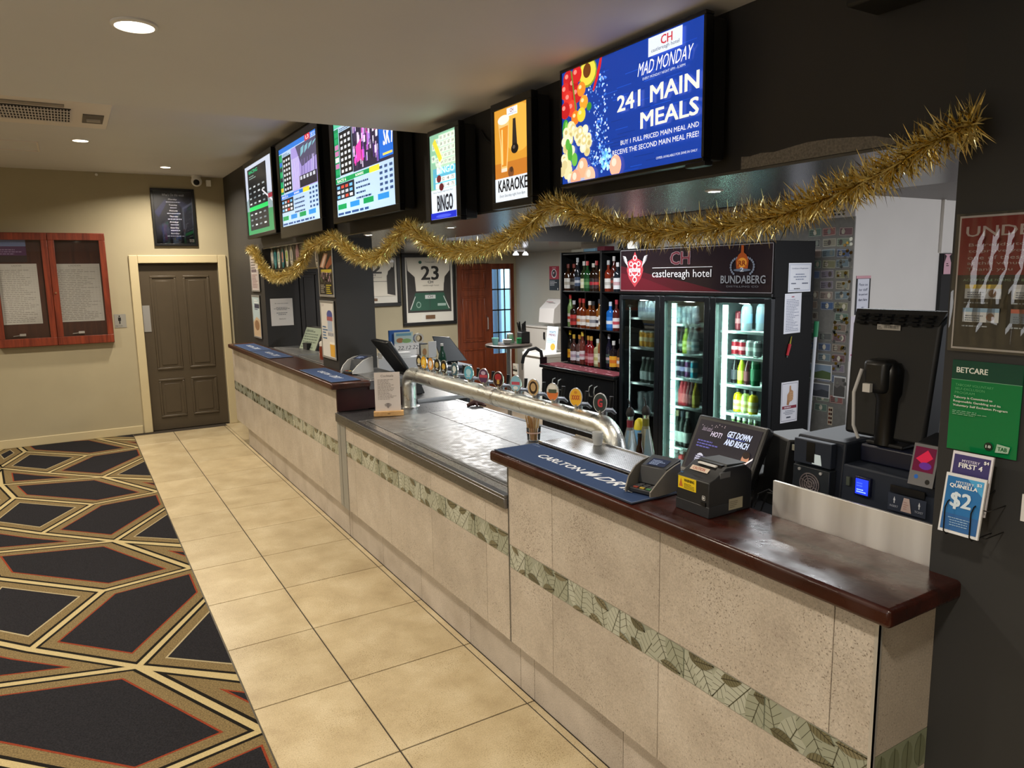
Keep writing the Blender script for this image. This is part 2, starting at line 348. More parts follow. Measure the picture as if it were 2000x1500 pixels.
# --- patterned carpet
def carpet():
    P = 2.03
    def pt(k, n): b = {'A': (-1.475, 3.792), 'B': (-1.075, 2.943), 'C': (-1.933, 4.286), 'D': (-1.585, 4.892), 'M': (-2.165, 5.5), 'N': (-2.294, 4.042), 'Q': (-2.36, 4.80), 'R': (-1.075, 4.45), 'T': (-1.075, 3.40)}[k]; return (b[0], b[1]+P*n)
    polys = []
    for n in range(-4, 4):
        polys += [([pt('A',n), pt('B',n), pt('D',n-1), pt('M',n-1), pt('N',n)], 'red'),
                  ([pt('C',n), pt('A',n), (-1.0, 4.52+P*n), (-1.0, 4.93+P*n), pt('B',n+1), pt('D',n)], 'red'),
                  ([pt('C',n), pt('D',n), pt('M',n), pt('Q',n)], 'cream'),
                  ([pt('A',n), pt('C',n), pt('Q',n), pt('N',n)], 'red'),
                  ([pt('A',n), (-.9, 3.27+P*n), (-.9, 4.70+P*n)], 'cream'),
                  ([pt('A',n), pt('B',n), (-.88, 2.9+P*n), (-.88, 3.22+P*n)], 'red')]
    mir = [([(-4.66-x, y) for x, y in p][::-1], c) for p, c in polys[:]]
    small = [([pt('N',n+1), pt('M',n), pt('Q',n), (-4.66-pt('M',n)[0], pt('M',n)[1])], 'cream') for n in range(-4, 3)]
    allp = polys + mir + small
    def ccw(p):
        a = sum(p[i][0]*p[(i+1)%len(p)][1]-p[(i+1)%len(p)][0]*p[i][1] for i in range(len(p)))
        return p if a > 0 else p[::-1]
    def clip(p, x0, x1, y0, y1):
        for ax, lim, sg in ((0, x0, 1), (0, x1, -1), (1, y0, 1), (1, y1, -1)):
            q = []
            for i in range(len(p)):
                a, b = p[i], p[(i+1) % len(p)]; da, db = (a[ax]-lim)*sg, (b[ax]-lim)*sg
                if da >= 0: q.append(a)
                if (da >= 0) != (db >= 0): t = da/(da-db); q.append((a[0]+(b[0]-a[0])*t, a[1]+(b[1]-a[1])*t))
            p = q
            if len(p) < 3: return []
        return p
    def halfclip(p, a, b, d):
        ex, ey = b[0]-a[0], b[1]-a[1]; L = math.hypot(ex, ey); nx, ny = -ey/L, ex/L; q = []
        for i in range(len(p)):
            u, v = p[i], p[(i+1) % len(p)]
            du, dv = (u[0]-a[0])*nx+(u[1]-a[1])*ny-d, (v[0]-a[0])*nx+(v[1]-a[1])*ny-d
            if du >= 0: q.append(u)
            if (du >= 0) != (dv >= 0): t = du/(du-dv); q.append((u[0]+(v[0]-u[0])*t, u[1]+(v[1]-u[1])*t))
        return q
    def inset(p, d):
        """convex-ish polygon shrunk by d (straight skeleton is not needed at these sizes)"""
        n = len(p); out = []
        for i in range(n):
            a, b, c = p[i-1], p[i], p[(i+1) % n]
            e1 = Vector((b[0]-a[0], b[1]-a[1])).normalized(); e2 = Vector((c[0]-b[0], c[1]-b[1])).normalized()
            n1 = Vector((-e1.y, e1.x)); n2 = Vector((-e2.y, e2.x)); k = 1+n1.dot(n2)
            m = (n1+n2)/max(k, .15); out.append((b[0]+m.x*d, b[1]+m.y*d))
        return out
    def area2(p): return sum(p[i][0]*p[(i+1)%len(p)][1]-p[(i+1)%len(p)][0]*p[i][1] for i in range(len(p)))
    def shrink(p, d):
        q = p
        if all(True for _ in p):
            conv = all(((p[(i+1)%len(p)][0]-p[i][0])*(p[(i+2)%len(p)][1]-p[(i+1)%len(p)][1])-(p[(i+1)%len(p)][1]-p[i][1])*(p[(i+2)%len(p)][0]-p[(i+1)%len(p)][0])) >= -1e-6 for i in range(len(p)))
            if conv:
                for i in range(len(p)):
                    q = halfclip(q, p[i], p[(i+1) % len(p)], d)
                    if len(q) < 3: return []
                return q
        q = inset(p, d)
        return q if area2(q) > 0 else []
    yarn = lambda h, n: M(h, .95, noise=n, nscale=150, spec=.1, bump=.25)
    cols = {'base': yarn('#a8986f', .16), 'black': yarn('#171511', .3), 'gold': yarn('#6e5e40', .42), 'red': yarn('#7a3420', .25), 'cream': yarn('#9c8f70', .18), 'dark': yarn('#201f22', .45)}
    order = list(cols); g = G()
    X0, X1, Y0, Y1 = -5.0, -1.079, -3.5, YB-.01
    def lay(p, c, z):
        q = clip(p, X0, X1, Y0, Y1)
        if len(q) >= 3: g.add([(x, y, z) for x, y in q], [tuple(range(len(q)))], order.index(c))
    g.box((X0, Y0, -.011), (X1, Y1, 0), 0)
    for p, c in allp:
        p = ccw(p)
        for d, col, z in ((.0175, 'black', .0004), (.0345, 'gold', .0008), (.094, c, .0012), (.104, 'dark', .0016)):
            q = shrink(p, d)
            if q: lay(q, col, z)
    o = obj(g, 'carpet', [cols[k] for k in order], floor, smooth=False, label='dark carpet with angular cream, gold and rust lattice')
carpet()

# --- walls
struct('wall_back', [((-5.2, YB, 0), (-.85, YB+.14, 3.15)), ((.05, YB, 0), (.95, YB+.14, 3.15)), ((-.85, YB, 2.06), (.05, YB+.14, 3.15)),
                     ((1.75, YB, 0), (3.40, YB+.14, 3.15)), ((3.40, YB, 2.016), (4.42, YB+.14, 3.15)), ((4.42, YB, 0), (6.2, YB+.14, 3.15)), ((.95, YB, 2.09), (1.75, YB+.14, 3.15)), ((-.95, YB+.141, -.1), (.15, YB+.2, 2.2)), ((.90, YB+.141, -.1), (1.80, YB+.2, 2.2))], WALLP)  # backings behind the doors are added, unseen, to block sky light leaking in
struct('wall_left', [((-5.2, -3.6, 0), (-5.0, YB, 3.2))], WALLP)
struct('wall_behind', [((-5.2, -3.75, 0), (6.2, -3.6, 3.2))], WALLP)
struct('wall_right', [((.187, -3.6, 0), (.50, .95, 2.66))], DARKW2)                      # dark pillar wall with the notices
wb = struct('wall_bulkhead', [((.187, .95, 2.169), (1.1, 8.0, 3.12)), ((.187, -3.6, 2.66), (1.1, .95, 3.12))], DARKW)
struct('wall_far_nib', [((.187, 8.0, 0), (.50, YB-.002, 3.11))], DARKW)                 # dark wall carrying the far posters
obj(G().box((.187, 5.60, 1.06), (.50, 6.03, 2.167)), 'wall_column', DARKW, kind='structure')
struct('wall_bar', [((3.30, 3.301, 0), (3.45, 6.6, 2.6)), ((3.45, 6.5, 0), (4.55, 6.6, 2.6))], CREAMW)
struct('wall_bar_end', [((3.30, 3.30, 0), (6.2, 3.301, 2.6)), ((3.451, 3.301, 0), (6.2, 3.45, 2.6))], CREAMW)
struct('wall_grey', [((4.45, 6.6, 0), (4.6, YB-.002, 2.6))], GREYW)
struct('wall_service_right', [((6.05, -3.6, 0), (6.2, 3.3, 2.6))], CREAMW)
# bare patch of torn paint at the bulkhead's lower edge
g = G(); xs = [1.593, 1.56, 1.52, 1.47, 1.42, 1.36, 1.29, 1.22, 1.16, 1.10]; tp = [2.206, 2.203, 2.207, 2.203, 2.208, 2.213, 2.211, 2.204, 2.197, 2.18]
for i in range(len(xs)-1): g.quad((.1862, xs[i], 2.1685), (.1862, xs[i+1], 2.1685), (.1862, xs[i+1], tp[i+1]), (.1862, xs[i], tp[i]))
obj(g, 'torn_paint', M('#7b756b', .9, noise=.3, nscale=160), wb, label='bare strip where the dark paint has peeled')
# --- ceilings
struct('ceiling', [((-5.2, -3.6, 2.64), (.187, 3.82, 2.78)), ((-5.2, 3.70, 2.78), (.187, 3.82, 3.2))], CEIL)
struct('ceiling', [((-5.2, 3.82, 3.10), (.187, YB, 3.25))], CEIL)
struct('ceiling', [((.192, .955, 2.160), (1.1, 7.995, 2.1685))], SOFFIT)
struct('ceiling', [((1.1, -3.6, 2.385), (6.2, 6.0, 2.5))], BARCEIL2)
struct('ceiling', [((1.1, 6.0, 2.168), (4.6, YB, 2.5)), ((.50, 8.0, 2.168), (1.1, YB, 2.5))], BARCEIL)
# --- trims
struct('baseboard_back', [((-5.0, YB-.016, 0), (-.96, YB, .10)), ((.10, YB-.016, 0), (.187, YB, .10))], TRIMP, bevel=.006)
struct('trim_1', [((-.945, YB-.024, 0), (-.85, YB+.02, 2.155)), ((.05, YB-.024, 0), (.15, YB+.02, 2.155)), ((-.85, YB-.024, 2.06), (.05, YB+.02, 2.155))], TRIMP, bevel=.008)
struct('trim_2', [((-1.079, -3.5, -.01), (-1.074, YB-.02, .0015))], M('#4b463c', .4, metal=.6))
# --- brown panelled door
def panel_door(name, x0, x1, z1, y, m, panels, t=.045, dep=.012):
    d = boxo(name, (x0, y, .005), (x1, y+t, z1), m, kind='structure')
    for a, b, c, e in panels:
        g = G(); s = .028
        for (u0, v0, u1, v1) in ((a, b, c, b+s), (a, e-s, c, e), (a, b+s, a+s, e-s), (c-s, b+s, c, e-s)): g.box((u0, y-.012, v0), (u1, y, v1))
        obj(g, 'moulding', m, d, bevel=.006)
        obj(G().box((a+.06, y-.007, b+.06), (c-.06, y, e-.06)), 'panel', m, d, bevel=.006)
    return d
DOORP = M('#4a4032', .42, noise=.05, nscale=6)
d1 = panel_door('door_1', -.848, .048, 2.055, YB+.05, DOORP, [(-.735,.755,-.44,1.91), (-.365,.755,-.06,1.91), (-.735,.155,-.44,.64), (-.365,.155,-.06,.64)])
g = G().box((-.842, YB+.044, 1.235), (-.762, YB+.05, 1.555)); obj(g, 'push_plate', M('#9b9a98', .45, metal=.3), d1)
d2 = panel_door('door_2', .97, 1.73, 2.07, YB+.03, M('#2e2a27', .4), [(1.06,.85,1.30,1.92), (1.39,.85,1.64,1.92), (1.06,.2,1.30,.7), (1.39,.2,1.64,.7)])
struct('trim_3', [((.90, YB-.02, 0), (.965, YB, 2.16)), ((1.735, YB-.02, 0), (1.80, YB, 2.16)), ((.965, YB-.02, 2.075), (1.735, YB, 2.16))], M('#2e2a27', .4), bevel=.006)
# timber entry leaf and glazed leaf beside it
d3 = panel_door('door_3', 3.41, 3.965, 2.025, YB+.0, DOORWOOD, [(3.49,1.62,3.89,1.93), (3.49,.83,3.89,1.53), (3.49,.12,3.89,.73)])
g = G().tube([(3.90, YB, 1.22), (3.90, YB-.05, 1.20), (3.90, YB-.05, 1.02), (3.90, YB, 1.0)], .010); obj(g, 'pull_handle', STEEL, d3)
g = G()
for a in (((3.97,YB+.02,.02),(4.03,YB+.06,2.02)), ((4.36,YB+.02,.02),(4.42,YB+.06,2.02)), ((4.03,YB+.02,1.93),(4.36,YB+.06,2.02)), ((4.03,YB+.02,.02),(4.36,YB+.06,.62))): g.box(*a)
d4 = obj(g, 'door_4', DOORWOOD, kind='structure', bevel=.004)
g = G()
for x in (4.135, 4.255): g.box((x-.008, YB+.03, .62), (x+.008, YB+.05, 1.93))
for z in (.95, 1.30, 1.62): g.box((4.03, YB+.03, z-.01), (4.36, YB+.05, z+.01))
obj(g, 'glazing_bar', BLACK, d4)
boxo('pane', (4.03, YB+.038, .62), (4.36, YB+.042, 1.93), GLASSD, d4)
# street side seen through the glazing
struct('ground', [((2.0, YB+.15, -.15), (8.5, 16, -.02))], M('#9aa4a8', .8))
struct('wall_street', [((3.0, 15.5, -.02), (9.5, 15.7, 1.5))], M('#9fb6bd', .8))
g = G(); g.lathe([(.11, -.02), (.11, 2.9)], (4.95, 11.4, 0), 14); obj(g, 'verandah_post', M('#5d6f8d', .5), label='blue-grey verandah post outside the glazed door', cat='post')

# --- fittings in the ceiling
EMW = M('#fff1d8', .5, emit=9)
def downlight(x, y, z, r, label, group=None):
    t = thing('downlight', label, 'ceiling light', (x, y, z))
    g = G().lathe([(r*1.18, -.0), (r*1.18, -.006), (r, -.010), (r, 0)], (x, y, z), 24, cap=False); obj(g, 'trim_ring', WHITEP, t)
    g = G().lathe([(r*.99, -.004), (r*.99, -.006)], (x, y, z), 24); obj(g, 'diffuser', EMW, t)
downlight(-1.35, 2.609, 2.64, .056, 'round lit downlight nearest, in the low front ceiling')
downlight(-1.377, 7.70, 3.10, .062, 'round lit downlight beside the ceiling cassette unit')
downlight(-.543, 9.11, 3.10, .052, 'small lit downlight near the security camera')
for (x, y), l in zip(BAR_SPOTS, ('tiny bright spotlight under the bulkhead by the large menu screen', 'tiny spotlight under the bulkhead beside the dark column', 'tiny spotlight under the bulkhead below the bingo screen')):
    t = thing('bar_spotlight', l, 'ceiling light', (x, y, 2.16))
    obj(G().lathe([(.034, 0), (.034, -.004), (.022, -.006), (.022, 0)], (x, y, 2.16), 16, cap=False), 'bezel', WHITEP, t)
    obj(G().lathe([(.021, -.002), (.021, -.004)], (x, y, 2.16), 16), 'lamp_face', M('#fff4e0', .5, emit=6), t)
# ceiling cassette air conditioner
t = thing('air_conditioner', 'white ceiling cassette air conditioner with black slatted grille', 'air conditioner', (-1.7, 6.38, 3.10))
WH2 = M('#ddd5ce', .45)
obj(G().box((-2.18, 5.92, 3.06), (-1.21, 6.86, 3.0985)), 'panel', WH2, t, bevel=.008)
obj(G().box((-2.12, 6.02, 3.052), (-1.50, 6.10, 3.062)), 'air_flap', M('#8a8177', .5), t, bevel=.003)
obj(G().box((-2.12, 6.16, 3.054), (-1.46, 6.66, 3.062)), 'grille_recess', M('#26221f', .7), t)
g = G()
for k in range(34): x = -2.11+.0195*k; g.box((x, 6.17, 3.046), (x+.006, 6.65, 3.055))
for k in range(5): y = 6.20+.1*k; g.box((-2.12, y, 3.044), (-1.46, y+.006, 3.05))
obj(g, 'grille', WH2, t)
obj(G().box((-1.385, 6.30, 3.054), (-1.25, 6.62, 3.062)), 'corner_recess', M('#5d564e', .6), t)
obj(G().tube([(-1.36, 6.46, 3.056), (-1.27, 6.46, 3.056)], .022, 10), 'sensor_cover', M('#a29a8e', .4), t)
g = G()
for a in (((-2.3,7.95,3.092),(-1.70,7.965,3.1)), ((-2.3,8.50,3.092),(-1.70,8.515,3.1)), ((-1.715,7.965,3.092),(-1.70,8.50,3.1))): g.box(*a)
t = obj(g, 'access_hatch', WH2, label='flush access hatch frame in the ceiling behind the air conditioner', cat='hatch')
t = thing('security_camera', 'white dome security camera under the ceiling above the doorway', 'camera', (-.14, 9.72, 3.06))
obj(G().lathe([(.05, .04), (.052, 0), (.05, -.02)], (-.14, 9.75, 3.06), 16), 'mount', WHITEP, t)
g = G(); r = .062
g.lathe([(r*math.sin(a), -r*math.cos(a)) for a in [PI*k/10 for k in range(11)]], (-.14, 9.73, 3.03), 18, cap=False); obj(g, 'housing', WHITEP, t)
g = G().lathe([(.001, -.02), (.03, -.016), (.036, 0)], (-.15, 9.675, 3.012), 14, axis='Y', cap=False); obj(g, 'lens', BLACK, t)
t = thing('motion_sensor', 'white wedge motion sensor in the corner beside the dome camera', 'sensor', (.01, 9.82, 3.03))
g = G().prism([(0,0),(.06,0),(.05,-.075),(.02,-.075)], lambda u, v, d: (-.02+d, 9.80-u+.05, 3.06+v), 0, .055); obj(g, 'housing', WHITEP, t, bevel=.004)
# small twin emergency light at the corner of the door wall
t = thing('emergency_light', 'white twin-head emergency light high on the grey corner', 'emergency light', (3.25, 7.84, 2.168))
EML = M('#f4f6ff', .5, emit=2.2)
obj(G().box((3.19, 7.80, 2.135), (3.33, 7.88, 2.168)), 'body', WHITEP, t, bevel=.006)
for dx in (-.07, .07): obj(G().lathe([(.012, 0), (.036, -.03), (.036, -.045)], (3.26+dx, 7.80, 2.13), 14), 'lamp_head', EML, t)

# ================================================================== bar counters
LEAFC = ['#97a088', '#6d6f52', '#4b4a35', '#b3b99f']
def leaf_tile_mesh(w, h, seed):
    """glass strip tile: pressed leaf skeletons printed under glass, read facing -X; local origin lower left, runs along -Y"""
    r = random.Random(seed); p = Print((-.0012, 0, 0), NX, w, h, rough=.12, lift=.0002)
    cols = ['#8f9384', '#9ca08f', '#868a7b']
    p.rect(0, 0, 1, 1, cols[seed % 3])
    def cl(q):
        for ax, lim, sg in ((0,0,1),(0,1,-1),(1,0,1),(1,1,-1)):
            o = []
            for i in range(len(q)):
                a, b = q[i], q[(i+1) % len(q)]; da, db = (a[ax]-lim)*sg, (b[ax]-lim)*sg
                if da >= 0: o.append(a)
                if (da >= 0) != (db >= 0): t = da/(da-db); o.append((a[0]+(b[0]-a[0])*t, a[1]+(b[1]-a[1])*t))
            q = o
            if len(q) < 3: return None
        return q
    asp = w/h
    def leaf(cx, cy, L, W, ang, col, vein):
        def T(x, y): c, s = math.cos(ang), math.sin(ang); return (cx+(x*c-y*s)/asp, cy+x*s+y*c)
        pts = [T(L*(t-.5), W*math.sin(PI*t**.8)) for t in [k/10 for k in range(11)]] + [T(L*(t-.5), -W*math.sin(PI*t**.8)) for t in [1-k/10 for k in range(1, 10)]]
        q = cl(pts)
        if q: p.poly(q, col)
        p.d += 1
        def ln(a, b, th):
            dx, dy = b[0]-a[0], b[1]-a[1]; n = math.hypot(dx, dy) or 1; ox, oy = -dy/n*th, dx/n*th
            q = cl([T(a[0]+ox, a[1]+oy), T(a[0]-ox, a[1]-oy), T(b[0]-ox, b[1]-oy), T(b[0]+ox, b[1]+oy)])
            if q: p.poly(q, vein, 0)
        ln((-L/2, 0), (L/2, 0), .016)
        for k in range(1, 8):
            t = k/8; x = L*(t-.5); wd = W*math.sin(PI*min(1, t+.1)**.8)*.95
            ln((x, 0), (x+.22*L*.5, wd), .008); ln((x, 0), (x+.22*L*.5, -wd), .008)
    n = max(3, int(asp*1.7))
    for i in range(n):
        leaf((i+.5+r.uniform(-.2,.2))/n, r.uniform(.3,.7), r.uniform(1.5,2.0), r.uniform(.38,.5), r.choice([-1,1])*r.uniform(.9,1.5)+r.choice([0,PI]), r.choice(['#a0a393', '#8f9381', '#abae9f']), '#4a4a3b')
    for i in range(max(2, int(asp*1.5))):
        leaf(r.uniform(0,1), r.choice([.02,.95,.9,.1]), r.uniform(.7,1.0), r.uniform(.16,.22), r.uniform(-.8,.8), r.choice(['#67634a', '#58553f', '#746d54']), '#3c3929')
    g = p.g; k = p.mi('#8d967c')
    g.box((-.0012, -w, 0), (.008, 0, h), k)
    return mesh(g, 'glass_tile', p.mats, smooth=False)
LEAFM = {}
def run_tiles(t, joints, zs, x, kick=None):
    """tiles in three courses along Y; joints descending from far to near not needed"""
    (z0, z1, z2, z3) = zs; B = BASE[t.name].inverted(); gp = .0026
    for i in range(len(joints)-1):
        a, b = joints[i]+gp/2, joints[i+1]-gp/2
        for lo, hi in ((z0, z1-.002), (z2+.002, z3)):
            g = G().box((x, a, lo), (x+.012, b, hi)); obj(g, 'tile', TILE, t, smooth=False, bevel=.0008, seg=1)
    y = joints[0]; k = 0; h = z2-z1
    while y < joints[-1]-.01:
        e = min(y+.312, joints[-1]); wd = round(e-y-.002, 3); key = (wd, round(h, 3), k % 4)
        if key not in LEAFM: LEAFM[key] = leaf_tile_mesh(wd, h, k % 4 + 3)
        inst(LEAFM[key], 'glass_tile', t, B @ Vector((x+.002, e-.001, z1))); y = e; k += 1
    g = G()
    for z in (z1-.002, z2): g.box((x-.0005, joints[0], z), (x+.010, joints[-1], z+.002))
    obj(g, 'strip_edging', M('#8f8a7c', .4), t)
def kick_tiles(t, a, b):
    js = [a] + [YT0+PIT*k for k in range(-8, 14) if a+.02 < YT0+PIT*k < b-.02] + [b]
    for i in range(len(js)-1): obj(G().box((0, js[i]+.0016, 0), (.012, js[i+1]-.0016, .25)), 'kick_tile', KICK, t, smooth=False)

# ---- near section with the dark timber top
nc = thing('bar_counter', 'nearest tiled bar counter section with dark red timber top', 'counter', (0.08, 1.77, 0))
obj(G().box((-.040, .938, .245), (.20, 2.618, 1.066)).box((.012, .975, 0), (.20, 2.618, .245)), 'carcass', M('#2b241e', .8), nc)
run_tiles(nc, [.930, 1.044, 1.67, 2.285, 2.62], (.245, .597, .697, 1.068), -.05)
kick_tiles(nc, .97, 2.62)
for lo, hi in ((.245, .595), (.699, 1.068)): obj(G().box((-.046, .926, lo), (.186, .938, hi)), 'tile', TILE, nc, smooth=False)
p = Print((-.046, .926, .597), NY, .232, .1, rough=.12); p.rect(0, 0, 1, 1, '#8b9279'); rr = random.Random(5)
for k in range(4): p.ell(.15+.24*k, .5, .10, .42, '#7a8066', 12); p.rect(.15+.24*k-.006, .05, .15+.24*k+.006, .95, '#4f513b', 1)
p.g.box((-.046, .9262, .597), (.186, .938, .697), 0); p.build('glass_tile', nc)
obj(G().box((.0, .962, 0), (.19, .974, .25)), 'kick_tile', KICK, nc)
g = G().box((-.0535, .9225, .245), (-.043, .9262, 1.068)).box((-.0535, .9225, .245), (-.0500, .935, 1.068)); obj(g, 'corner_trim', M('#c4c1ba', .35, .5), nc)
obj(G().box((-.0525, 2.615, .245), (-.048, 2.622, 1.068)), 'corner_trim', STEELD, nc)
g = G().box((-.103, .872, 1.066), (.216, 2.685, 1.113)); obj(g, 'timber_top', WOODTOP, nc, bevel=.011, seg=4)
obj(G().box((.212, .96, 1.02), (.222, 1.452, 1.222)), 'steel_splashback', SPLASH, nc, bevel=.001)
# ---- middle section with the steel drip-tray top
mc = thing('bar_counter', 'lower middle bar counter with stainless steel drip-tray top', 'counter', (0.4, 3.8, 0))
obj(G().box((-.040, 2.622, .245), (.86, 4.90, .858)).box((.012, 2.622, 0), (.86, 4.968, .245)), 'carcass', M('#2b241e', .8), mc)
run_tiles(mc, [2.624, 2.828, 3.424, 4.022, 4.639, 4.905], (.245, .64, .742, .858), -.05)
kick_tiles(mc, 2.62, 4.968)
g = G().box((-.070, 2.622, .858), (.885, 4.955, .905)).box((-.070, 2.622, .905), (-.035, 4.955, .920)).box((.855, 2.622, .905), (.885, 4.955, .920)).box((-.035, 4.58, .905), (.855, 4.955, .918)); obj(g, 'steel_top', STEELD, mc, bevel=.003)
for a, b, c, d in ((.02, 4.10, .48, 4.575), (.02, 3.30, .48, 4.095), (.02, 2.63, .48, 3.295), (.485, 4.10, .85, 4.575), (.485, 3.30, .85, 4.095), (.485, 2.63, .85, 3.295)):
    obj(G().box((a, b, .905), (c, d, .919)), 'drip_grille', PERF, mc, bevel=.002)
obj(G().box((-.033, 2.63, .905), (.016, 4.575, .9165)), 'drip_rail', STEEL, mc, bevel=.002)
# ---- far section
fc = thing('bar_counter', 'farthest tiled bar counter running up to the brown door', 'counter', (0.1, 6.8, 0))
obj(G().box((-.040, 4.975, .245), (.185, 8.745, 1.088)).box((.012, 4.975, 0), (.186, 8.42, .245)), 'carcass', M('#2b241e', .8), fc)
run_tiles(fc, [4.972, 5.407, 6.0, 6.6, 7.205, 7.81, 8.41, 8.75], (.245, .605, .704, 1.09), -.05)
kick_tiles(fc, 4.972, 8.42)
obj(G().box((-.05, 8.75, .245), (.186, 8.762, 1.09)), 'tile', TILE, fc)
obj(G().box((-.0545, 4.80, .245), (-.047, 4.974, .857)).box((-.0545, 4.906, .245), (-.02, 4.912, .857)), 'corner_trim', M('#8d8c86', .42, metal=.15), fc)
obj(G().box((-.05, 4.956, .925), (.45, 4.975, 1.088)), 'timber_end_panel', M('#2d0a0c', .35, noise=.2, nscale=12), fc)
g = G().box((-.103, 4.905, 1.088), (.186, 8.70, 1.132)); obj(g, 'timber_top', WOODEDGE, fc, bevel=.012, seg=3)
obj(G().box((.187, 4.94, 1.06), (.50, 7.995, 1.128)), 'steel_ledge', STEELD, fc, bevel=.003)
obj(G().box((.50, 4.975, 0), (.56, 8.0, 1.06)), 'service_panel', M('#3b3a3a', .5), fc)
for a, b in ((6.08, 6.9), (6.95, 7.9), (4.97, 5.57)): obj(G().box((.215, a, 1.128), (.48, b, 1.134)), 'drip_grille', PERF, fc)
# ---- service bench behind the near section
sb = thing('service_bench', 'dark service bench behind the near counter under the registers', 'bench', (.6, 1.5, 0))
obj(G().box((.235, .96, .90), (.92, 2.615, .945)), 'bench_top', STEELD, sb, bevel=.004)
obj(G().box((.52, .98, .0), (.90, 2.6, .90)), 'cabinet', M('#1b1b1c', .5), sb)

# ================================================================== screens on the bulkhead
XS = .064
def screen(label, y0, y1, z0, z1, s, cat='television', deep=.10, name='television'):
    """y0 > y1 (y0 is the left edge as read); s = (left, right, bottom, top) of the picture"""
    t = thing(name, label, cat, (XS+.05, (y0+y1)/2, z0))
    obj(G().box((XS, y1, z0), (XS+.035, y0, s[2])).box((XS, y1, s[3]), (XS+.035, y0, z1)).box((XS, y1, s[2]), (XS+.035, s[1], s[3])).box((XS, s[0], s[2]), (XS+.035, y0, s[3])), 'bezel', M('#060607', .3), t, bevel=.003)
    obj(G().box((XS+.012, y1+.01, z0+.01), (XS+deep, y0-.01, z1-.01)), 'case', BLACKM, t, bevel=.006)
    obj(G().box((XS+deep, (y0+y1)/2-.12, (z0+z1)/2-.1), (.187, (y0+y1)/2+.12, (z0+z1)/2+.1)), 'wall_bracket', BLACKM, t)
    p = Print((XS+.0055, s[0], s[2]), NX, s[0]-s[1], s[3]-s[2], emit=1.0, rough=.25, lift=.00006)
    return t, p
# ---- big menu screen
t, p = screen('largest screen, blue, advertising 241 main meals', 2.374, 1.630, 2.190, 2.620, (2.366, 1.640, 2.203, 2.608))
p.rect(0,0,1,1,'#123a9c'); rr = random.Random(3)
for k in range(46): v = rr.random(); u = rr.uniform(.25,.85); p.rect(u, v, u+rr.uniform(.06,.14), v+.006, rr.choice(['#1846b4','#0f3289','#1c50bf']), 0 if k else 1)
p.d += 1
for k in range(240): u = rr.gauss(.31,.04); v = rr.uniform(.1,.88); a = rr.uniform(.003,.007); p.ell(u, v, a, a*1.8, rr.choice(['#9fc4f5','#5f95e6','#d5e6ff','#3f78d6']), 5, 0)
for k in range(60): u = rr.gauss(.36,.022); v = rr.gauss(.13,.05); p.ell(u, v, .009, .016, rr.choice(['#7fb4f0','#b9dbff','#5c9be4']), 6, 0)
def blob(u, v, r, c, hi=None): 
    p.ell(u, v, r, r*1.8, c, 18)
    if hi: p.ell(u-r*.3, v+r*.6, r*.35, r*.5, hi, 10)
p.ell(.22,.92,.075,.125,'#7d9a2e'); p.ell(.22,.925,.066,.11,'#e8d84a'); p.ell(.215,.94,.032,.062,'#6b3a16')
p.poly([(.27,.74),(.30,.83),(.325,.93),(.335,1.0),(.318,1.0),(.295,.90),(.262,.76)],'#d3202b')
for u, v, c in ((.055,.93,'#c21f24'),(.03,.83,'#d12a28'),(.10,.86,'#b5151d'),(.13,.94,'#cf2227'),(.06,.75,'#d8322c'),(.13,.77,'#c41d22'),(.09,.66,'#e0442c'),(.03,.66,'#bd1a20')): blob(u, v, .042, c, '#ff8d80')
p.poly([(.08,.99),(.09,.99),(.13,.62),(.12,.62)],'#5c8a2f')
for u, v, c in ((.17,.80,'#f08a2a'),(.19,.68,'#f2a132'),(.12,.57,'#ee7f26'),(.17,.58,'#f2d13a')): blob(u, v, .035, c, '#ffe0a0')
p.ell(.035,.48,.03,.10,'#3f9a36'); p.ell(.04,.50,.014,.06,'#7cc556'); blob(.235,.63,.02,'#3e8f31')
for k in range(34): u, v = rr.uniform(.02,.24), rr.uniform(.22,.52); p.ell(u, v, .026, .045, rr.choice(['#e9dfb0','#f3ebc7','#dccf95']), 12); p.ell(u+.002, v, .013, .022, rr.choice(['#cdbd7c','#f8f3dc']), 8, 1)
p.ell(.08,.27,.022,.085,'#4fa53a'); p.ell(.12,.20,.025,.06,'#6cbb4a'); p.ell(.06,.35,.02,.05,'#5bb044')
for k in range(12): u, v = rr.uniform(.01,.09), rr.uniform(.03,.2); p.ell(u, v, .026, .045, rr.choice(['#e9dfb0','#d9cd98','#f1e9c8']), 12)
p.poly([(.06,0),(.18,.2),(.29,0)],'#b3bcd8')
for u, v, c in ((.19,.11,'#efb48e'),(.13,.02,'#e8a888'),(.25,.02,'#f0c3a4'),(.45,.07,'#f1b79c')): p.ell(u, v, .044, .09, c, 18); p.ell(u-.01, v+.03, .018, .035, '#fbe0cc', 10)
W = '#f4f0e2'
p.rect(.675,.845,.885,.985,'#dfe9f3'); p.text('CH',.755,.905,.825,.97,'#c33540',.03); p.text('castlereagh hotel',.695,.862,.868,.898,'#3a4a66',.005)
p.text('MAD MONDAY',.605,.725,.94,.825,'#ffffff',.0,.12); p.text('EVERY MONDAY NIGHT 6PM - 8.30PM',.64,.685,.905,.705,'#dbe6f8',.01)
p.text('241 MAIN',.465,.50,.985,.625,W,.035); p.text('MEALS',.63,.315,.985,.44,W,.035)
p.text('BUY 1 FULL PRICED MAIN MEAL AND',.49,.225,.99,.262,'#ffffff',.012); p.text('RECEIVE THE SECOND MAIN MEAL FREE!',.43,.155,.99,.195,'#ffffff',.012)
p.text('OFFER AVAILABLE FOR DINE IN ONLY',.735,.05,.985,.068,'#e6ecf8',.01)
p.build('picture', t)
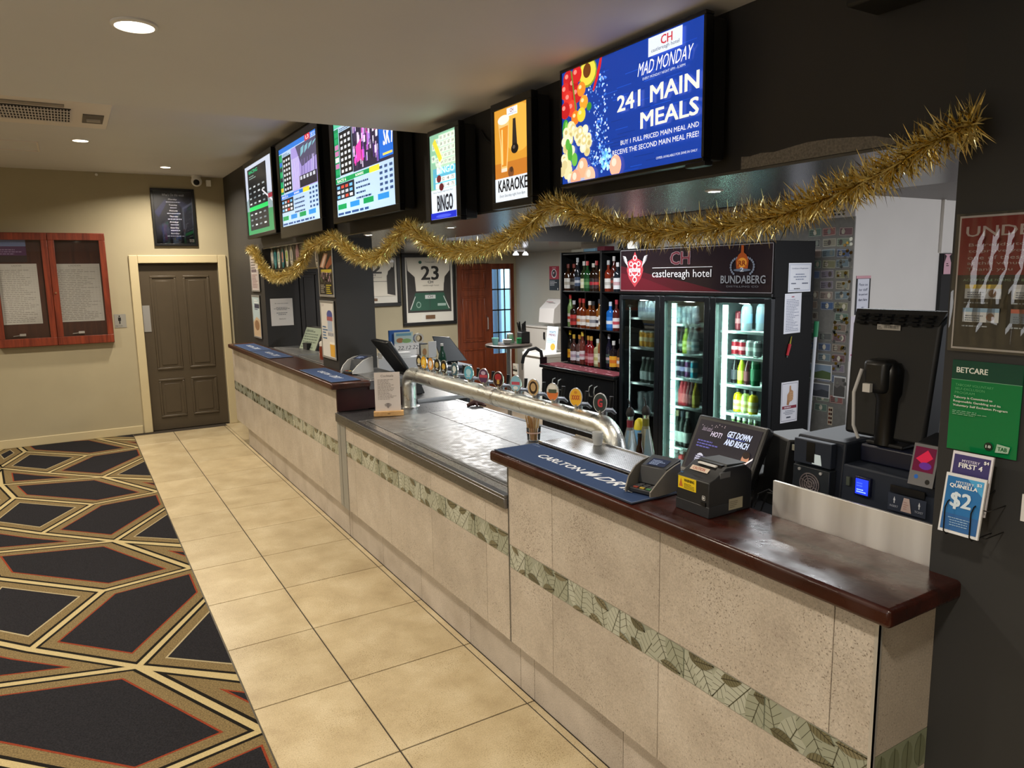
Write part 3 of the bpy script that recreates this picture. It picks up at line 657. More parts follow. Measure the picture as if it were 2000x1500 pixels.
obj(G().box((XS-.004, 1.70, 2.178), (XS+.03, 1.62, 2.192)), 'speaker_lip', BLACK, t, bevel=.002)
# ---- karaoke screen
t, p = screen('tall narrow screen showing a karaoke poster in amber', 2.904, 2.575, 2.150, 2.598, (2.880, 2.613, 2.180, 2.566))
p.rect(0,0,1,1,'#d99a35'); p.rect(0,.24,1,.42,'#c57a2c'); p.ell(.75,.75,.45,.25,'#e8b44a',24)
p.poly([(.12,.86),(.46,.88),(.44,.62),(.38,.33),(.2,.33),(.18,.62)],'#e8c27a'); p.poly([(.16,.80),(.43,.81),(.40,.58),(.36,.38),(.22,.38),(.22,.58)],'#dd8e2c'); p.rect(.22,.40,.26,.78,'#f6d78c')
p.ell(.29,.88,.18,.05,'#f4efe6',20); p.rect(.2,.32,.38,.36,'#e9dcc6')
p.poly([(.58,.86),(.66,.86),(.70,.58),(.55,.58)],'#2a2420'); p.ell(.625,.545,.11,.055,'#171412',20); p.ell(.60,.56,.04,.02,'#5a5048',10)
p.ell(.5,.30,.09,.06,'#7a4a2a',14); p.ell(.52,.33,.05,.03,'#4a3020',12)
p.rect(.40,.90,.72,.985,'#e9eef5'); p.text('CH',.50,.935,.60,.975,'#8a3a48',.02); p.text('castlereagh hotel',.43,.912,.69,.928,'#55607a')
p.rect(0,0,1,.255,'#dfe9f2'); p.text('KARAOKE',.10,.105,.985,.235,'#1c1c20',.03); p.text('Every Saturday night from 8pm',.14,.035,.92,.075,'#3b4456',0,.1)
p.build('picture', t)
# ---- bingo screen
t, p = screen('tall narrow screen showing a green bingo poster', 3.565, 3.215, 2.130, 2.595, (3.550, 3.258, 2.15, 2.57))
p.rect(0,0,1,1,'#8fc3a5'); p.rect(0,0,1,.35,'#dfeaf2'); p.rect(.35,.60,1,.98,'#b5dcbf'); p.rect(.1,.36,1,.60,'#5fb3cf')
rr = random.Random(9)
for i in range(5):
    for j in range(4): u, v = .40+.15*j, .63+.07*i; p.rect(u, v, u+.13, v+.058, '#e4f0df'); p.text(str(rr.randint(10,75)), u+.03, v+.015, u+.10, v+.045, '#2d4a3a', .01)
for i in range(6): u, v = rr.uniform(.05,.3), rr.uniform(.45,.9); p.rect(u, v, u+.14, v+.08, '#d9ecd8'); p.text(str(rr.randint(1,75)), u+.03, v+.02, u+.11, v+.06, '#33556a', .01)
p.poly([(.14,.90),(.24,.95),(.5,.70),(.40,.66)],'#e8dc48'); p.text('BINGO',.28,.525,.95,.60,'#f4fbff',.02)
for v in (.46,.385):
    p.rect(.22,v-.03,.98,v+.03,'#eef4ee')
    for j, s in enumerate(('32','4','75')): p.text(s,.48+.18*j,v-.018,.57+.18*j,v+.018,'#2b3b4b',.01)
p.ell(.36,.47,.09,.045,'#6d2a30'); p.ell(.45,.37,.09,.045,'#5c2228')
p.text('Every Tuesday night from 7pm',.12,.305,.88,.325,'#3d5566'); p.text('BINGO',.27,.09,.87,.275,'#1a1c28',.03); p.rect(0,0,1,.075,'#2030c8'); p.ell(.5,.03,.3,.02,'#4a5cf0')
p.build('picture', t)
# ---- racing screens
def racing(p, bar, seed, photo):
    r = random.Random(seed); p.rect(0,0,1,1,'#b9d6f2'); p.rect(0,.94,1,1,bar)
    p.rect(-.0,.42,.09,.93,'#1d8f5c')
    for k in range(7): p.rect(.01,.45+.066*k,.08,.50+.066*k,r.choice(['#d6453a','#e8c53c','#3b6fd0','#20a768','#f0f0f0','#222a33','#d07fb8']))
    p.rect(.10,.43,.34,.88,'#15181d')
    for i in range(7):
        for j in range(3): u, v = .125+.07*j, .455+.06*i; p.rect(u, v, u+.042, v+.03, '#dfe5ec', 0 if (i or j) else 1)
    p.lines(.11,.89,.33,.925,2,'#2c3a55',seed)
    photo(p, r)
    p.rect(0,.355,.35,.405,'#159a57' if bar != '#2f7be0' else '#2f7be0'); p.text('RACE 6',.03,.365,.2,.395,'#ffffff',.02)
    p.rect(0,.18,.35,.35,'#20262e')
    for i in range(3):
        for j in range(4): u, v = .02+.08*j, .195+.05*i; p.rect(u, v, u+.055, v+.03, r.choice(['#e8edf2','#bcc6d2','#d25040','#6fb7ea']), 0 if (i or j) else 1)
    p.rect(.35,.36,.62,.405,'#159a57' if bar != '#2f7be0' else '#2f7be0'); p.text('RUNNERS',.38,.37,.52,.395,'#ffffff',.02); p.rect(.62,.355,.78,.41,'#e9dd3c')
    p.lines(.38,.14,.66,.345,4,'#2a3d66',seed+1,.35)
    for i in range(5):
        for j in range(3): u, v = .78+.075*j, .15+.052*i; p.rect(u, v, u+.045, v+.026, '#38507e', 0 if (i or j) else 1)
    for j, c in enumerate(('#159a57','#2f8fe0','#159a57','#2f8fe0')): p.rect(.02+.24*j,.075,.19+.24*j,.13,c, 1 if j == 0 else 0)
    p.lines(.02,.015,.9,.055,1,'#30508a',seed+2,.6)
t, p = screen('racing screen third along, brightest, half hidden behind the ceiling step', 5.18, 3.966, 2.235, 2.96, (5.09, 4.03, 2.275, 2.90))
def ph3(p, r):
    p.rect(.345,.42,1,.94,'#2a2440')
    for k in range(90): u, v = r.uniform(.35,.76), r.uniform(.43,.92); p.rect(u, v, u+r.uniform(.015,.04), v+r.uniform(.05,.16), r.choice(['#1c1826','#d9c9e8','#b05fc0','#e8e0f4','#6a3f8f','#e84aa8','#3c3350','#caa8d8']), 0 if k else 1)
    p.poly([(.40,.66),(.5,.72),(.49,.52),(.42,.5)],'#f04ab8'); p.rect(.79,.45,1,.94,'#1f6fe0'); p.text('SKY',.85,.56,1.0,.72,'#f2f6ff',.03,.1); p.rect(.84,.47,.98,.49,'#ffe060'); p.rect(.77,.42,.79,.94,'#0d2a66')
racing(p, '#5fd0a8', 11, ph3); p.build('picture', t)
t, p = screen('racing screen second along, with violet barrier-draw picture', 6.68, 5.45, 2.205, 3.00, (6.60, 5.50, 2.30, 2.945))
def ph2(p, r):
    p.rect(.35,.41,1,.93,'#a99ae0'); p.poly([(.48,.93),(1,.93),(1,.72),(.62,.66)],'#54506e')
    for k in range(4): p.poly([(.60+.1*k,.78+.02*k),(.68+.1*k,.82+.02*k),(.70+.1*k,.90),(.62+.1*k,.88)],'#7fb6c8', 1 if k == 0 else 0)
    for k in range(7): u = .36+.03*k; p.rect(u,.42,u+.012,.80,'#d9d2f4', 0 if k else 1)
    for k in range(12): u = r.uniform(.6,.95); p.poly([(u,.55),(u+.02,.75),(u+.03,.74),(u+.012,.55)],r.choice(['#7f74ac','#d6d0ef','#6a6090']), 0 if k else 1)
    p.rect(.55,.42,.98,.56,'#2c2a38'); 
    for k in range(5): p.rect(.57+.08*k,.51,.62+.08*k,.55,'#cfd4e4', 0 if k else 1)
    p.rect(.73,.93,.86,1,'#d03548'); p.text('L3',.76,.945,.83,.985,'#ffffff',.02); p.text('SKY2',.88,.945,.98,.985,'#dfe8ff',.01)
racing(p, '#2f7be0', 21, ph2); p.build('picture', t)
t, p = screen('racing screen farthest left, dark list with a green highlighted row', 8.06, 6.85, 2.265, 3.02, (8.00, 6.90, 2.30, 2.97))
p.rect(0,0,1,1,'#cdd6ea'); p.rect(0,0,1,.5,'#3c8f5c'); p.poly([(0,.5),(.3,.62),(1,.5),(1,.3),(0,.35)],'#8aa0a8'); p.rect(.10,.06,.82,.95,'#1c2126')
p.text('RACING',.16,.875,.5,.925,'#2fd08c',.02); p.lines(.16,.80,.45,.86,2,'#8fa8a0',4); rr = random.Random(5)
for i in range(8):
    for j in range(4): u, v = .14+.17*j, .12+.078*i; p.rect(u, v, u+.08, v+.022, rr.choice(['#aab4b8','#d9e0e2','#77838a']), 0 if (i or j) else 1)
p.rect(.10,.34,.82,.40,'#25d066'); p.poly([(.62,.58),(.98,.38),(.98,.41),(.63,.60)],'#e9e9f2'); p.rect(.84,.44,.99,.5,'#a03a4a')
p.build('picture', t)
# speaker high on the bulkhead
t = thing('wall_speaker', 'black box speaker high on the dark wall at the upper right', 'speaker', (.10, 1.05, 2.485))
obj(G().box((.06, .80, 2.485), (.187, 1.175, 2.70)), 'cabinet', BLACKM, t, bevel=.008)
obj(G().box((.054, .82, 2.50), (.06, 1.155, 2.69)), 'grille', BLACK, t)

# cable looped between two screens
obj(G().tube([(.18, 2.93, 2.50), (.17, 2.98, 2.49), (.175, 3.03, 2.475), (.175, 3.09, 2.475), (.17, 3.14, 2.50), (.18, 3.20, 2.55)], .006), 'cable', BLACKM, label='black cable sagging between the bingo and karaoke screens', cat='cable')

# ================================================================== gold tinsel garland
def tinsel():
    pts = [(1910,0)]
    path = [(.13,.885,2.178),(.115,.944,2.158),(.115,1.023,2.124),(.115,1.124,2.083),(.115,1.266,2.041),(.115,1.43,2.008),(.115,1.622,1.996),(.115,1.847,1.996),(.115,2.085,2.024),(.115,2.267,2.078),(.12,2.40,2.122),(.12,2.525,2.134),(.115,2.641,2.089),(.115,2.832,2.024),(.115,3.118,1.985),(.115,3.448,1.989),(.115,3.695,2.038),(.12,3.85,2.10),(.125,4.002,2.140),(.12,4.10,2.11),(.115,4.204,2.075),(.115,4.36,2.01),(.115,4.517,1.98),(.115,4.75,1.985),(.115,4.955,2.023),(.12,5.2,2.10),(.125,5.389,2.154),(.125,5.6,2.14),(.125,5.80,2.115),(.12,5.98,2.125),(.12,6.10,2.06),(.12,6.254,1.985),(.12,6.50,1.92),(.12,6.786,1.88),(.12,7.172,1.862),(.12,7.45,1.895),(.12,7.68,1.955),(.12,7.86,2.05),(.125,8.0,2.117),(.13,8.16,2.155),(.13,8.29,2.165)]
    P = [Vector(p) for p in path]; r = random.Random(4); V = []; F = []
    def cr(i, t):
        p0, p1, p2, p3 = P[max(i-1,0)], P[i], P[min(i+1,len(P)-1)], P[min(i+2,len(P)-1)]
        return .5*((2*p1)+(p2-p0)*t+(2*p0-5*p1+4*p2-p3)*t*t+(-p0+3*p1-3*p2+p3)*t*t*t)
    core = []
    for i in range(len(P)-1):
        L = (P[i+1]-P[i]).length; n = int(L*3000)
        for k in range(4): core.append(cr(i, k/4))
        for k in range(n):
            t = (k+r.random())/n; c = cr(i, t); tg = (cr(i, min(1, t+.02))-cr(i, max(0, t-.02))).normalized()
            a = tg.orthogonal().normalized(); b = tg.cross(a); th = r.uniform(0, 2*PI)
            d = (a*math.cos(th)+b*math.sin(th)+tg*r.gauss(0, .38)).normalized()
            ln = r.uniform(.046, .080) if r.random() < .75 else r.uniform(.02, .092)
            if .187-c.x < ln and d.x*ln > .187-c.x-.004: ln = max(.012, (.180-c.x)/max(d.x, .2))
            s = d.cross(Vector((r.gauss(0,1), r.gauss(0,1), r.gauss(0,1)))).normalized()*r.uniform(.0011,.0023)
            e = c+d*ln + Vector((r.uniform(-.006,.006), r.uniform(-.006,.006), r.uniform(-.007,.003))); e.x = min(e.x, .184); o = len(V); m = c+d*ln*.55
            V.extend([tuple(c-s), tuple(c+s), tuple(m+s), tuple(m-s), tuple(e)]); F.extend([(o,o+1,o+2,o+3),(o+3,o+2,o+4)])
    core.append(P[-1]); g = G(); g.v = V; g.f = F; g.m = [(0, 1, 1, 2, 0)[(i//2) % 5] for i in range(len(F))]
    gold = [M('#e6cf86', .16, 1.0), M('#ecd98f', .35, .3), M('#f3e6b0', .12, 1.0)]
    t = thing('tinsel_garland', 'gold tinsel garland swagged along the whole bulkhead above the bar', 'garland', (.12, 4.5, 1.86))
    obj(g, 'foil_strands', gold, t, kind='stuff', smooth=False)
    obj(G().tube(core, .004, 6), 'core_wire', M('#7a5a20', .4, 1.0), t)
tinsel()

# ================================================================== notices on the right-hand pillar
def sheet(name, label, cat, o, fr, w, h, th=.002, edge='#e9e6e2', parent=None, rough=.5, lift=.00025, group=None):
    """a thin board or paper with its print; returns (thing, Print)"""
    o = Vector(o); U, V = Vector(fr[0]).normalized(), Vector(fr[1]).normalized(); N = U.cross(V)
    t = thing(name, label, cat, tuple(o), group=group) if parent is None else parent
    a = [o, o+U*w, o+U*w+V*h, o+V*h]
    g = G().add([p-N*th for p in a]+a, [(0,3,2,1),(4,5,6,7),(0,1,5,4),(1,2,6,5),(2,3,7,6),(3,0,4,7)]); obj(g, 'backing', M(edge, rough), t, smooth=False)
    return t, Print(o+N*.0002, fr, w, h, rough=rough, lift=lift)
XP = .187
t, p = sheet('age_notice', 'red and navy laminated under-age notice taped to the right pillar', 'sign', (XP-.004, .935, 1.676), (Vector((0,-1,.0)), (0,0,1)), .30, .305, .003, '#d9d4d2', rough=.14)
p.rect(.012,.56,1,.985,'#8e2733'); p.rect(.012,.015,1,.56,'#23272f')
p.text('UNDER 25?',.055,.845,.86,.92,'#d9cdc9',.02)
for i, s in enumerate(('Be ready to show us', 'to prove your age with', 'one of these if asked', 'at this venue today', 'Thank you')): p.text(s,.08,.765-.045*i,[.78,.80,.74,.66,.40][i],.795-.045*i,'#cbb6b4',.008)
p.text('ACCEPTABLE FORMS OF ID',.06,.515,.5,.532,'#8fb39a',.01)
for i, (u, v, c) in enumerate(((.08,.385,'#c9b35a'),(.42,.385,'#b9bcc0'),(.08,.21,'#8fb0cc'),(.42,.21,'#b06a5a'))):
    p.rect(u,v,u+.26,v+.105,'#c9cfd4' if i != 3 else '#7e8a94'); p.rect(u,v+.075,u+.26,v+.105,c); p.ell(u+.20,v+.04,.03,.03,'#8a6a5a',10); p.lines(u+.02,v+.01,u+.15,v+.06,3,'#6b7480',i); p.lines(u,v-.035,u+.25,v-.015,1,'#9aa4ac',i+7)
p.build('print', t)
r = random.Random(8); g = G()                                   # crinkled clear sleeve over the notice
n, mm = 30, 10; vs = []
for j in range(mm+1):
    for i in range(n+1): u, v = i/n, j/mm; vs.append((XP-.0100-.0040*math.sin(i*2.1+2.2*math.sin(j*.55))*(.35+.65*v*(1-v)*4)*(.5 if i < 4 else 1)-r.uniform(0,.0005), .940-.31*u, 1.671+.315*v))
g.add(vs, [(j*(n+1)+i, j*(n+1)+i+1, (j+1)*(n+1)+i+1, (j+1)*(n+1)+i) for j in range(mm) for i in range(n)]); obj(g, 'clear_sleeve', SLEEVE, t)
t, p = sheet('self_exclusion_sign', 'green acrylic self-exclusion sign below the red notice', 'sign', (XP-.005, .927, 1.435), NX, .152, .214, .004, '#0c5a3c', rough=.12)
p.rect(0,0,1,1,'#0a7a43'); p.rect(0,.79,1,1,'#12463a'); p.rect(0,.785,1,.79,'#7fb89a'); p.text('BETCARE',.07,.865,.52,.925,'#e8efe9',.03)
for i, s in enumerate(('TABCORP VOLUNTARY', 'SELF-EXCLUSION', 'PROGRAM')): p.text(s,.07,.715-.042*i,[.62,.50,.36][i],.742-.042*i,'#5fb87e',.01)
for i, s in enumerate(('Tabcorp is Committed to', 'Responsible Gambling and its', 'Voluntary Self Exclusion Program')): p.text(s,.06,.575-.045*i,[.62,.74,.84][i],.605-.045*i,'#e2efe6',.025)
p.lines(.06,.40,.6,.455,3,'#8cc7a2',3,.4)
p.ell(.62,.10,.06,.045,'#1d2a24',16); p.text('18',.585,.085,.655,.115,'#dfe9e2',.03); p.poly([(.72,.05),(.90,.06),(.92,.13),(.74,.145)],'#a9c9b4'); p.text('TAB',.755,.075,.88,.115,'#0a6a3c',.04)
p.build('print', t)
t = thing('flyer_rack', 'black wire rack holding flyers on the right pillar', 'rack', (.12, .845, 1.255))
for i, y in enumerate((.872, .815)):
    g = G().tube([(.186, y, 1.355), (.15, y, 1.345), (.098, y, 1.33), (.088, y, 1.318), (.088, y, 1.262), (.10, y, 1.252), (.186, y, 1.252)], .0016, 6); obj(g, 'wire', BLACK, t)
for z in (1.262, 1.325): obj(G().tube([(.186, .894, z), (.11, .894, z), (.11, .896, z), (.11, .79, z), (.186, .79, z)], .0014, 6), 'wire', BLACK, t)
FR2 = (Vector((0,-1,0)), Vector((.16,0,1)))
t, p = sheet('flyer', 'blue flyer for a two dollar mystery quinella in the wire rack', 'flyer', (.094, .888, 1.258), FR2, .088, .138, .006, '#e4e6ea')
p.rect(.05,.05,.95,.95,'#1f6fb0'); p.poly([(.55,.95),(.95,.95),(.95,.70)],'#4aa6dc'); p.rect(.05,.05,.95,.33,'#2a62a0'); p.text('MYSTERY',.28,.845,.72,.89,'#e6eef6',.02); p.text('QUINELLA',.14,.765,.82,.835,'#ffffff',.035); p.text('$2',.22,.42,.72,.70,'#d7e7f4',.03); p.text('$2',.80,.86,.92,.91,'#ffffff',.03); p.lines(.22,.14,.78,.30,4,'#9cc0e0',2,.35,True)
p.build('print', t)
t, p = sheet('flyer', 'purple flyer for a mystery first four behind the blue one', 'flyer', (.122, .891, 1.305), FR2, .088, .138, .006, '#e4e2ea')
p.rect(.05,.05,.95,.95,'#3c3470'); p.text('MYSTERY',.26,.83,.70,.875,'#e6e2f4',.02); p.text('FIRST 4',.20,.735,.78,.815,'#ffffff',.035); p.text('$4',.80,.85,.92,.91,'#ffffff',.03)
p.build('print', t)
obj(G().box((.183,.70,1.30),(.1865,.757,1.362)), 'notice_edge', PAPER, label='white notice cut off at the right edge of the pillar', cat='notice')

# ================================================================== on the near counter
def mat_runner(label, x0, y0, x1, y1, z, words, rz=0, group=None):
    """rubber-backed bar mat; runs along Y, read from the room side"""
    t = thing('bar_mat', label, 'bar mat', ((x0+x1)/2, (y0+y1)/2, z))
    obj(G().box((x0, y1, z), (x1, y0, z+.005)), 'mat_base', M('#141b2c', .8), t, bevel=.002)
    p = Print((x0, y0, z+.0052), (Vector((0,-1,0)), Vector((1,0,0))), y0-y1, x1-x0, rough=.95, lift=.0001)
    p.rect(.006,.02,.994,.98,'#213a63'); p.frame(.008,.03,.992,.97,.0022,'#8390a6')
    words(p); p.build('printed_face', t); return t
def carlton(p):
    p.text('CARLTON',.225,.40,.54,.60,'#e2e5ea',.03); p.text('DRY',.66,.38,.86,.62,'#e2e5ea',.03,.12); p.poly([(.555,.42),(.59,.62),(.60,.52),(.63,.68),(.635,.52),(.655,.58),(.64,.42),(.61,.36),(.60,.48),(.58,.36)],'#d4d9e0'); p.rect(.85,.36,.90,.39,'#e2e5ea')
    p.text('Carlton',.03,.84,.09,.90,'#8b9bb8',.01)
mat_runner('long navy bar mat nearest, beside the card terminal', -.088, 2.67, .125, 1.765, 1.1135, carlton)
t = thing('drip_tray', 'long perforated steel drip tray behind the nearest navy mat', 'tray', (.24, 2.25, 1.1135))
obj(G().box((.135, 1.93, 1.1135), (.345, 2.66, 1.124)), 'tray', STEELD, t, bevel=.003)
obj(G().box((.15, 1.945, 1.1235), (.32, 2.645, 1.1265)), 'perforated_insert', steel('perforated_insert', '#8d8a80', .36, perf=True), t)
g = G().box((.135, 1.93, 1.124), (.142, 2.66, 1.130)).box((.338, 1.93, 1.124), (.345, 2.66, 1.130)); obj(g, 'rim', STEEL, t)
# privacy-shielded card terminal
def card_terminal(label, loc, rz, shell, dark, s=1.0):
    t = thing('card_terminal', label, 'payment terminal', loc, rz)
    L = lambda g, n, m, **k: obj(g, n, m, t, local=True, **k)
    g = G(); sec = [(-.075, .004, .020, .052), (-.045, .002, .050, .062), (.0, 0, .078, .066), (.045, 0, .090, .068), (.085, 0, .094, .066)]
    for sg in (-1, 1):
        vs = []
        for x, z0, z1, w in sec: vs += [(x*s, sg*w*s, z0), (x*s, sg*w*s, z1*s), (x*s, sg*(w-.005)*s, z1*s), (x*s, sg*(w-.005)*s, z0)]
        fs = [(i*4+k, i*4+(k+1)%4, i*4+4+(k+1)%4, i*4+4+k) for i in range(4) for k in range(4)]+[(0,1,2,3),(16,19,18,17)]
        L(G().add(vs, fs if sg < 0 else [f[::-1] for f in fs]), 'privacy_wing', shell)
    g = G().hexa([(-.06*s,-.048*s,.004),(.09*s,-.058*s,.004),(.09*s,.058*s,.004),(-.06*s,.048*s,.004)], [(-.06*s,-.048*s,.018),(.09*s,-.058*s,.024),(.09*s,.058*s,.024),(-.06*s,.048*s,.018)]); L(g, 'base', dark, bevel=.002)
    g = G().hexa([(-.002*s,-.052*s,.022),(.095*s,-.058*s,.022),(.095*s,.058*s,.022),(-.002*s,.052*s,.022)], [(.018*s,-.052*s,.080*s),(.10*s,-.058*s,.102*s),(.10*s,.058*s,.102*s),(.018*s,.052*s,.080*s)]); L(g, 'display_head', dark, bevel=.003)
    q = Print((.026*s, .036*s, .0832*s), (Vector((0,-1,0)), Vector((.082,0,.022))), .072*s, .05*s, emit=.25, rough=.2); q.rect(0,0,1,1,'#2a3148'); q.lines(.1,.15,.9,.85,4,'#93a3c4',3); q.g.v = [tuple(BASE[t.name] @ Vector(v)) for v in q.g.v]; q.build('display', t)
    for i in range(4):
        for j in range(3):
            c = ['#3a3b40', '#3a3b40', '#3a3b40'][j] if i else ['#8f3a2c', '#b59a35', '#3f7a4a'][j]
            L(G().box(((-.052+.013*i)*s, (.026-.026*j-.009)*s, .018), ((-.043+.013*i)*s, (.026-.026*j+.009)*s, .0225)), 'key', M(c, .5), bevel=.001)
    return t
card_terminal('grey shielded card terminal at the end of the navy mat', (.055, 1.835, 1.1195), math.radians(14), M('#77736b', .4), M('#2a2c30', .4))
# receipt printer
t = thing('receipt_printer', 'black receipt printer with a yellow warning sticker', 'printer', (.10, 1.60, 1.1135))
x0, x1, y0, y1, z = .016, .205, 1.528, 1.668, 1.1135
pr_ = [(x0, .0), (x1, 0), (x1, .125), (x1-.03, .148), (x0+.075, .148), (x0+.03, .122), (x0, .112)]
obj(G().prism([(a, b) for a, b in pr_], lambda u, v, d: (u, d, z+v), y0, y1), 'body', M('#1d1e20', .45), t, bevel=.004)
obj(G().box((x0-.0012, y0-.0012, z), (x0+.12, y1+.001, z+.036)), 'lower_cover', M('#24262a', .4), t, bevel=.002)
g = G().hexa([(x0+.085, y0+.012, z+.147), (x1-.012, y0+.012, z+.147), (x1-.012, y1-.012, z+.147), (x0+.085, y1-.012, z+.147)], [(x0+.09, y0+.014, z+.155), (x1-.014, y0+.014, z+.151), (x1-.014, y1-.014, z+.151), (x0+.09, y1-.014, z+.155)]); obj(g, 'paper_lid', M('#25292a', .5), t, bevel=.002)
obj(G().box((x0+.072, y0+.02, z+.142), (x0+.084, y1-.02, z+.153)), 'tear_bar', BLACK, t)
obj(G().box((x0+.062, y0+.035, z+.1445), (x0+.071, y1-.03, z+.1495)), 'paper_edge', PAPER, t)
FS = (Vector((0,-1,0)), Vector((.045,0,.036))); 
p = Print((x0+.036, y1-.02, z+.1275), FS, .075, .018, rough=.6); p.rect(0,0,1,1,'#d9c9b8'); p.text('CAUTION',.12,.2,.8,.8,'#b0543a',.02); p.build('caution_label', t)
p = Print((x0-.0005, y1-.008, z+.070), NX, .078, .040, rough=.5); p.rect(0,0,1,1,'#e6c71e'); p.poly([(.05,.15),(.27,.15),(.16,.85)],'#c06a28'); p.text('WARNING',.34,.62,.9,.85,'#3a3210',.03); p.lines(.34,.1,.95,.55,4,'#5c5018',4,.4); p.build('warning_sticker', t)
p = Print((x0-.0005, y0+.03, z+.052), NX, .016, .018); p.frame(.1,.1,.9,.9,.1,'#d8d8d8'); p.ell(.5,.5,.2,.2,'#d8d8d8',8); p.build('pictogram', t)
obj(G().box((x0-.004, y0+.012, z+.036), (x0, y0+.03, z+.048)), 'power_switch', BLACK, t)
p = Print((x0+.085, y0-.0016, z+.012), NY, .062, .036); p.rect(0,0,1,1,'#a79f86'); p.lines(.08,.2,.7,.85,4,'#6b6555',6,.4); p.build('rating_label', t)
obj(G().box((x0+.045, y0-.002, z+.118), (x0+.09, y0+.004, z+.138)), 'lid_button', M('#5a5c5f', .4), t, bevel=.002)
obj(G().box((x0+.008, y1-.02, z+.148-.03), (x0+.012, y1-.008, z+.148-.027)), 'status_lamp', M('#4d6a90', .3), t)
# touch register with customer screen
t = thing('touch_register', 'black touch register with a dark advert screen behind the printer', 'register', (.45, 1.80, .945))
TL, TR, BL, BR = Vector((.43,1.968,1.306)), Vector((.43,1.675,1.306)), Vector((.345,1.968,1.135)), Vector((.345,1.675,1.135))
n = (TR-TL).cross(TL-BL).normalized(); e = .018
U_, V_ = (TR-TL).normalized(), (TL-BL).normalized()
N_ = U_.cross(V_)
a = [BL-U_*e-V_*e, BR+U_*e-V_*e, TR+U_*e+V_*e, TL-U_*e+V_*e]
obj(G().hexa([q-N_*.035 for q in a], [q-N_*.0005 for q in a]), 'screen_housing', M('#161719', .4), t, bevel=.008)
p = Print(BL+N_*.0006, (U_, V_), (TR-TL).length, (TL-BL).length, emit=.55, rough=.15)
p.rect(0,0,1,1,'#25232a'); p.text('GET DOWN',.50,.76,.86,.88,'#c9d6f4',.03,.1); p.text('AND REACH',.50,.60,.86,.72,'#c9d6f4',.03,.1); p.rect(.52,.74,.8,.75,'#4a5db0')
p.text('HOT!',.25,.70,.42,.80,'#c9c2d8',.02,.1); p.text('Snack attack',.08,.78,.24,.88,'#8f8496',0,.2); p.lines(.08,.45,.45,.62,3,'#5a5aa0',3,.45)
r = random.Random(2)
for k in range(9): p.ell(r.uniform(.05,.45), r.uniform(.88,.95), .008, .012, '#8a7f86', 6, 0)
p.ell(.20,.20,.07,.13,'#b9bcd0',14); p.ell(.29,.17,.06,.11,'#8f96c0',14); p.ell(.24,.22,.03,.05,'#2b2838',10); p.lines(.12,.05,.38,.3,6,'#3c3a50',8,.5)
p.poly([(.72,.02),(.92,.02),(.97,.2),(.88,.28),(.80,.24),(.74,.2)],'#3f86e8'); p.ell(.89,.42,.055,.13,'#b5846a',14); p.ell(.89,.50,.055,.07,'#2a211e',14); p.poly([(.82,.22),(1.0,.48),(1.0,.44),(.84,.2)],'#e9e4ea')
p.build('screen_picture', t)
g = G().hexa([(.37,1.69,.945),(.60,1.69,.945),(.60,1.95,.945),(.37,1.95,.945)], [(.42,1.69,1.15),(.56,1.69,1.15),(.56,1.95,1.15),(.42,1.95,1.15)]); obj(g, 'stand', BLACKM, t, bevel=.01)
g = G().hexa([(.43,1.60,1.05),(.60,1.52,1.05),(.62,1.66,1.05),(.45,1.70,1.05)], [(.47,1.60,1.285),(.60,1.52,1.285),(.62,1.66,1.30),(.48,1.70,1.30)]); obj(g, 'side_display_back', M('#131416', .5), t, bevel=.006)
obj(G().box((.468, 1.53, 1.255), (.472, 1.585, 1.275)), 'side_label', M('#8f8e80', .6), t)
g = G().tube([(.33,1.62,1.07),(.30,1.58,1.13),(.29,1.53,1.16),(.30,1.47,1.13),(.34,1.45,1.06)], .003); g.tube([(.34,1.60,1.06),(.31,1.55,1.14),(.31,1.50,1.145),(.33,1.46,1.06)], .003); obj(g, 'cables', BLACKM, t)
# betting ticket machine
t = thing('ticket_machine', 'navy betting ticket machine with a fan vent and small blue display', 'machine', (.45, 1.27, .945))
NAVY = M('#20252f', .5, spec=.3); NAVY2 = M('#262c38', .5, spec=.3)
obj(G().hexa([(.33,1.315,.945),(.62,1.315,.945),(.62,1.50,.945),(.33,1.50,.945)], [(.365,1.315,1.345),(.62,1.315,1.345),(.62,1.485,1.345),(.365,1.485,1.345)]), 'left_tower', NAVY, t, bevel=.006)
obj(G().box((.318, 1.333, 1.10), (.350, 1.462, 1.258)), 'fan_plate', M('#23282e', .35), t, bevel=.002)
obj(G().box((.328, 1.338, 1.262), (.356, 1.470, 1.34)), 'slot_block', NAVY2, t, bevel=.003)
obj(G().box((.3265, 1.394, 1.272), (.329, 1.423, 1.335)), 'note_slot', BLACK, t)
p = Print((.327, 1.402, 1.268), NX, .034, .034, emit=.3); p.poly([(0,0),(1,0),(.85,.95),(.1,.95)],'#b9c6c9'); p.build('slot_lamp', t)
for k, rad in enumerate((.034, .026, .018, .010)):
    g = G().tube([(.316, 1.400+rad*math.cos(2*PI*i/24), 1.205+rad*math.sin(2*PI*i/24)) for i in range(25)], .0022, 6); obj(g, 'fan_guard_ring', M('#b9adb0', .3, .8), t)
g = G()
for i in range(4): g.tube([(.3155, 1.400+.034*math.cos(PI*i/4+.4), 1.205+.034*math.sin(PI*i/4+.4)), (.3155, 1.400-.034*math.cos(PI*i/4+.4), 1.205-.034*math.sin(PI*i/4+.4))], .0012, 5)
obj(g, 'fan_guard_spokes', M('#8f8688', .3, .8), t)
for dy, dz in ((-.038,.042),(.038,.042),(-.038,-.040),(.038,-.040)): obj(G().lathe([(.005, .314),(.005,.319)], (0, 1.400+dy, 1.205+dz), 8, axis='X'), 'screw', M('#d9d9d9', .3, .6), t)
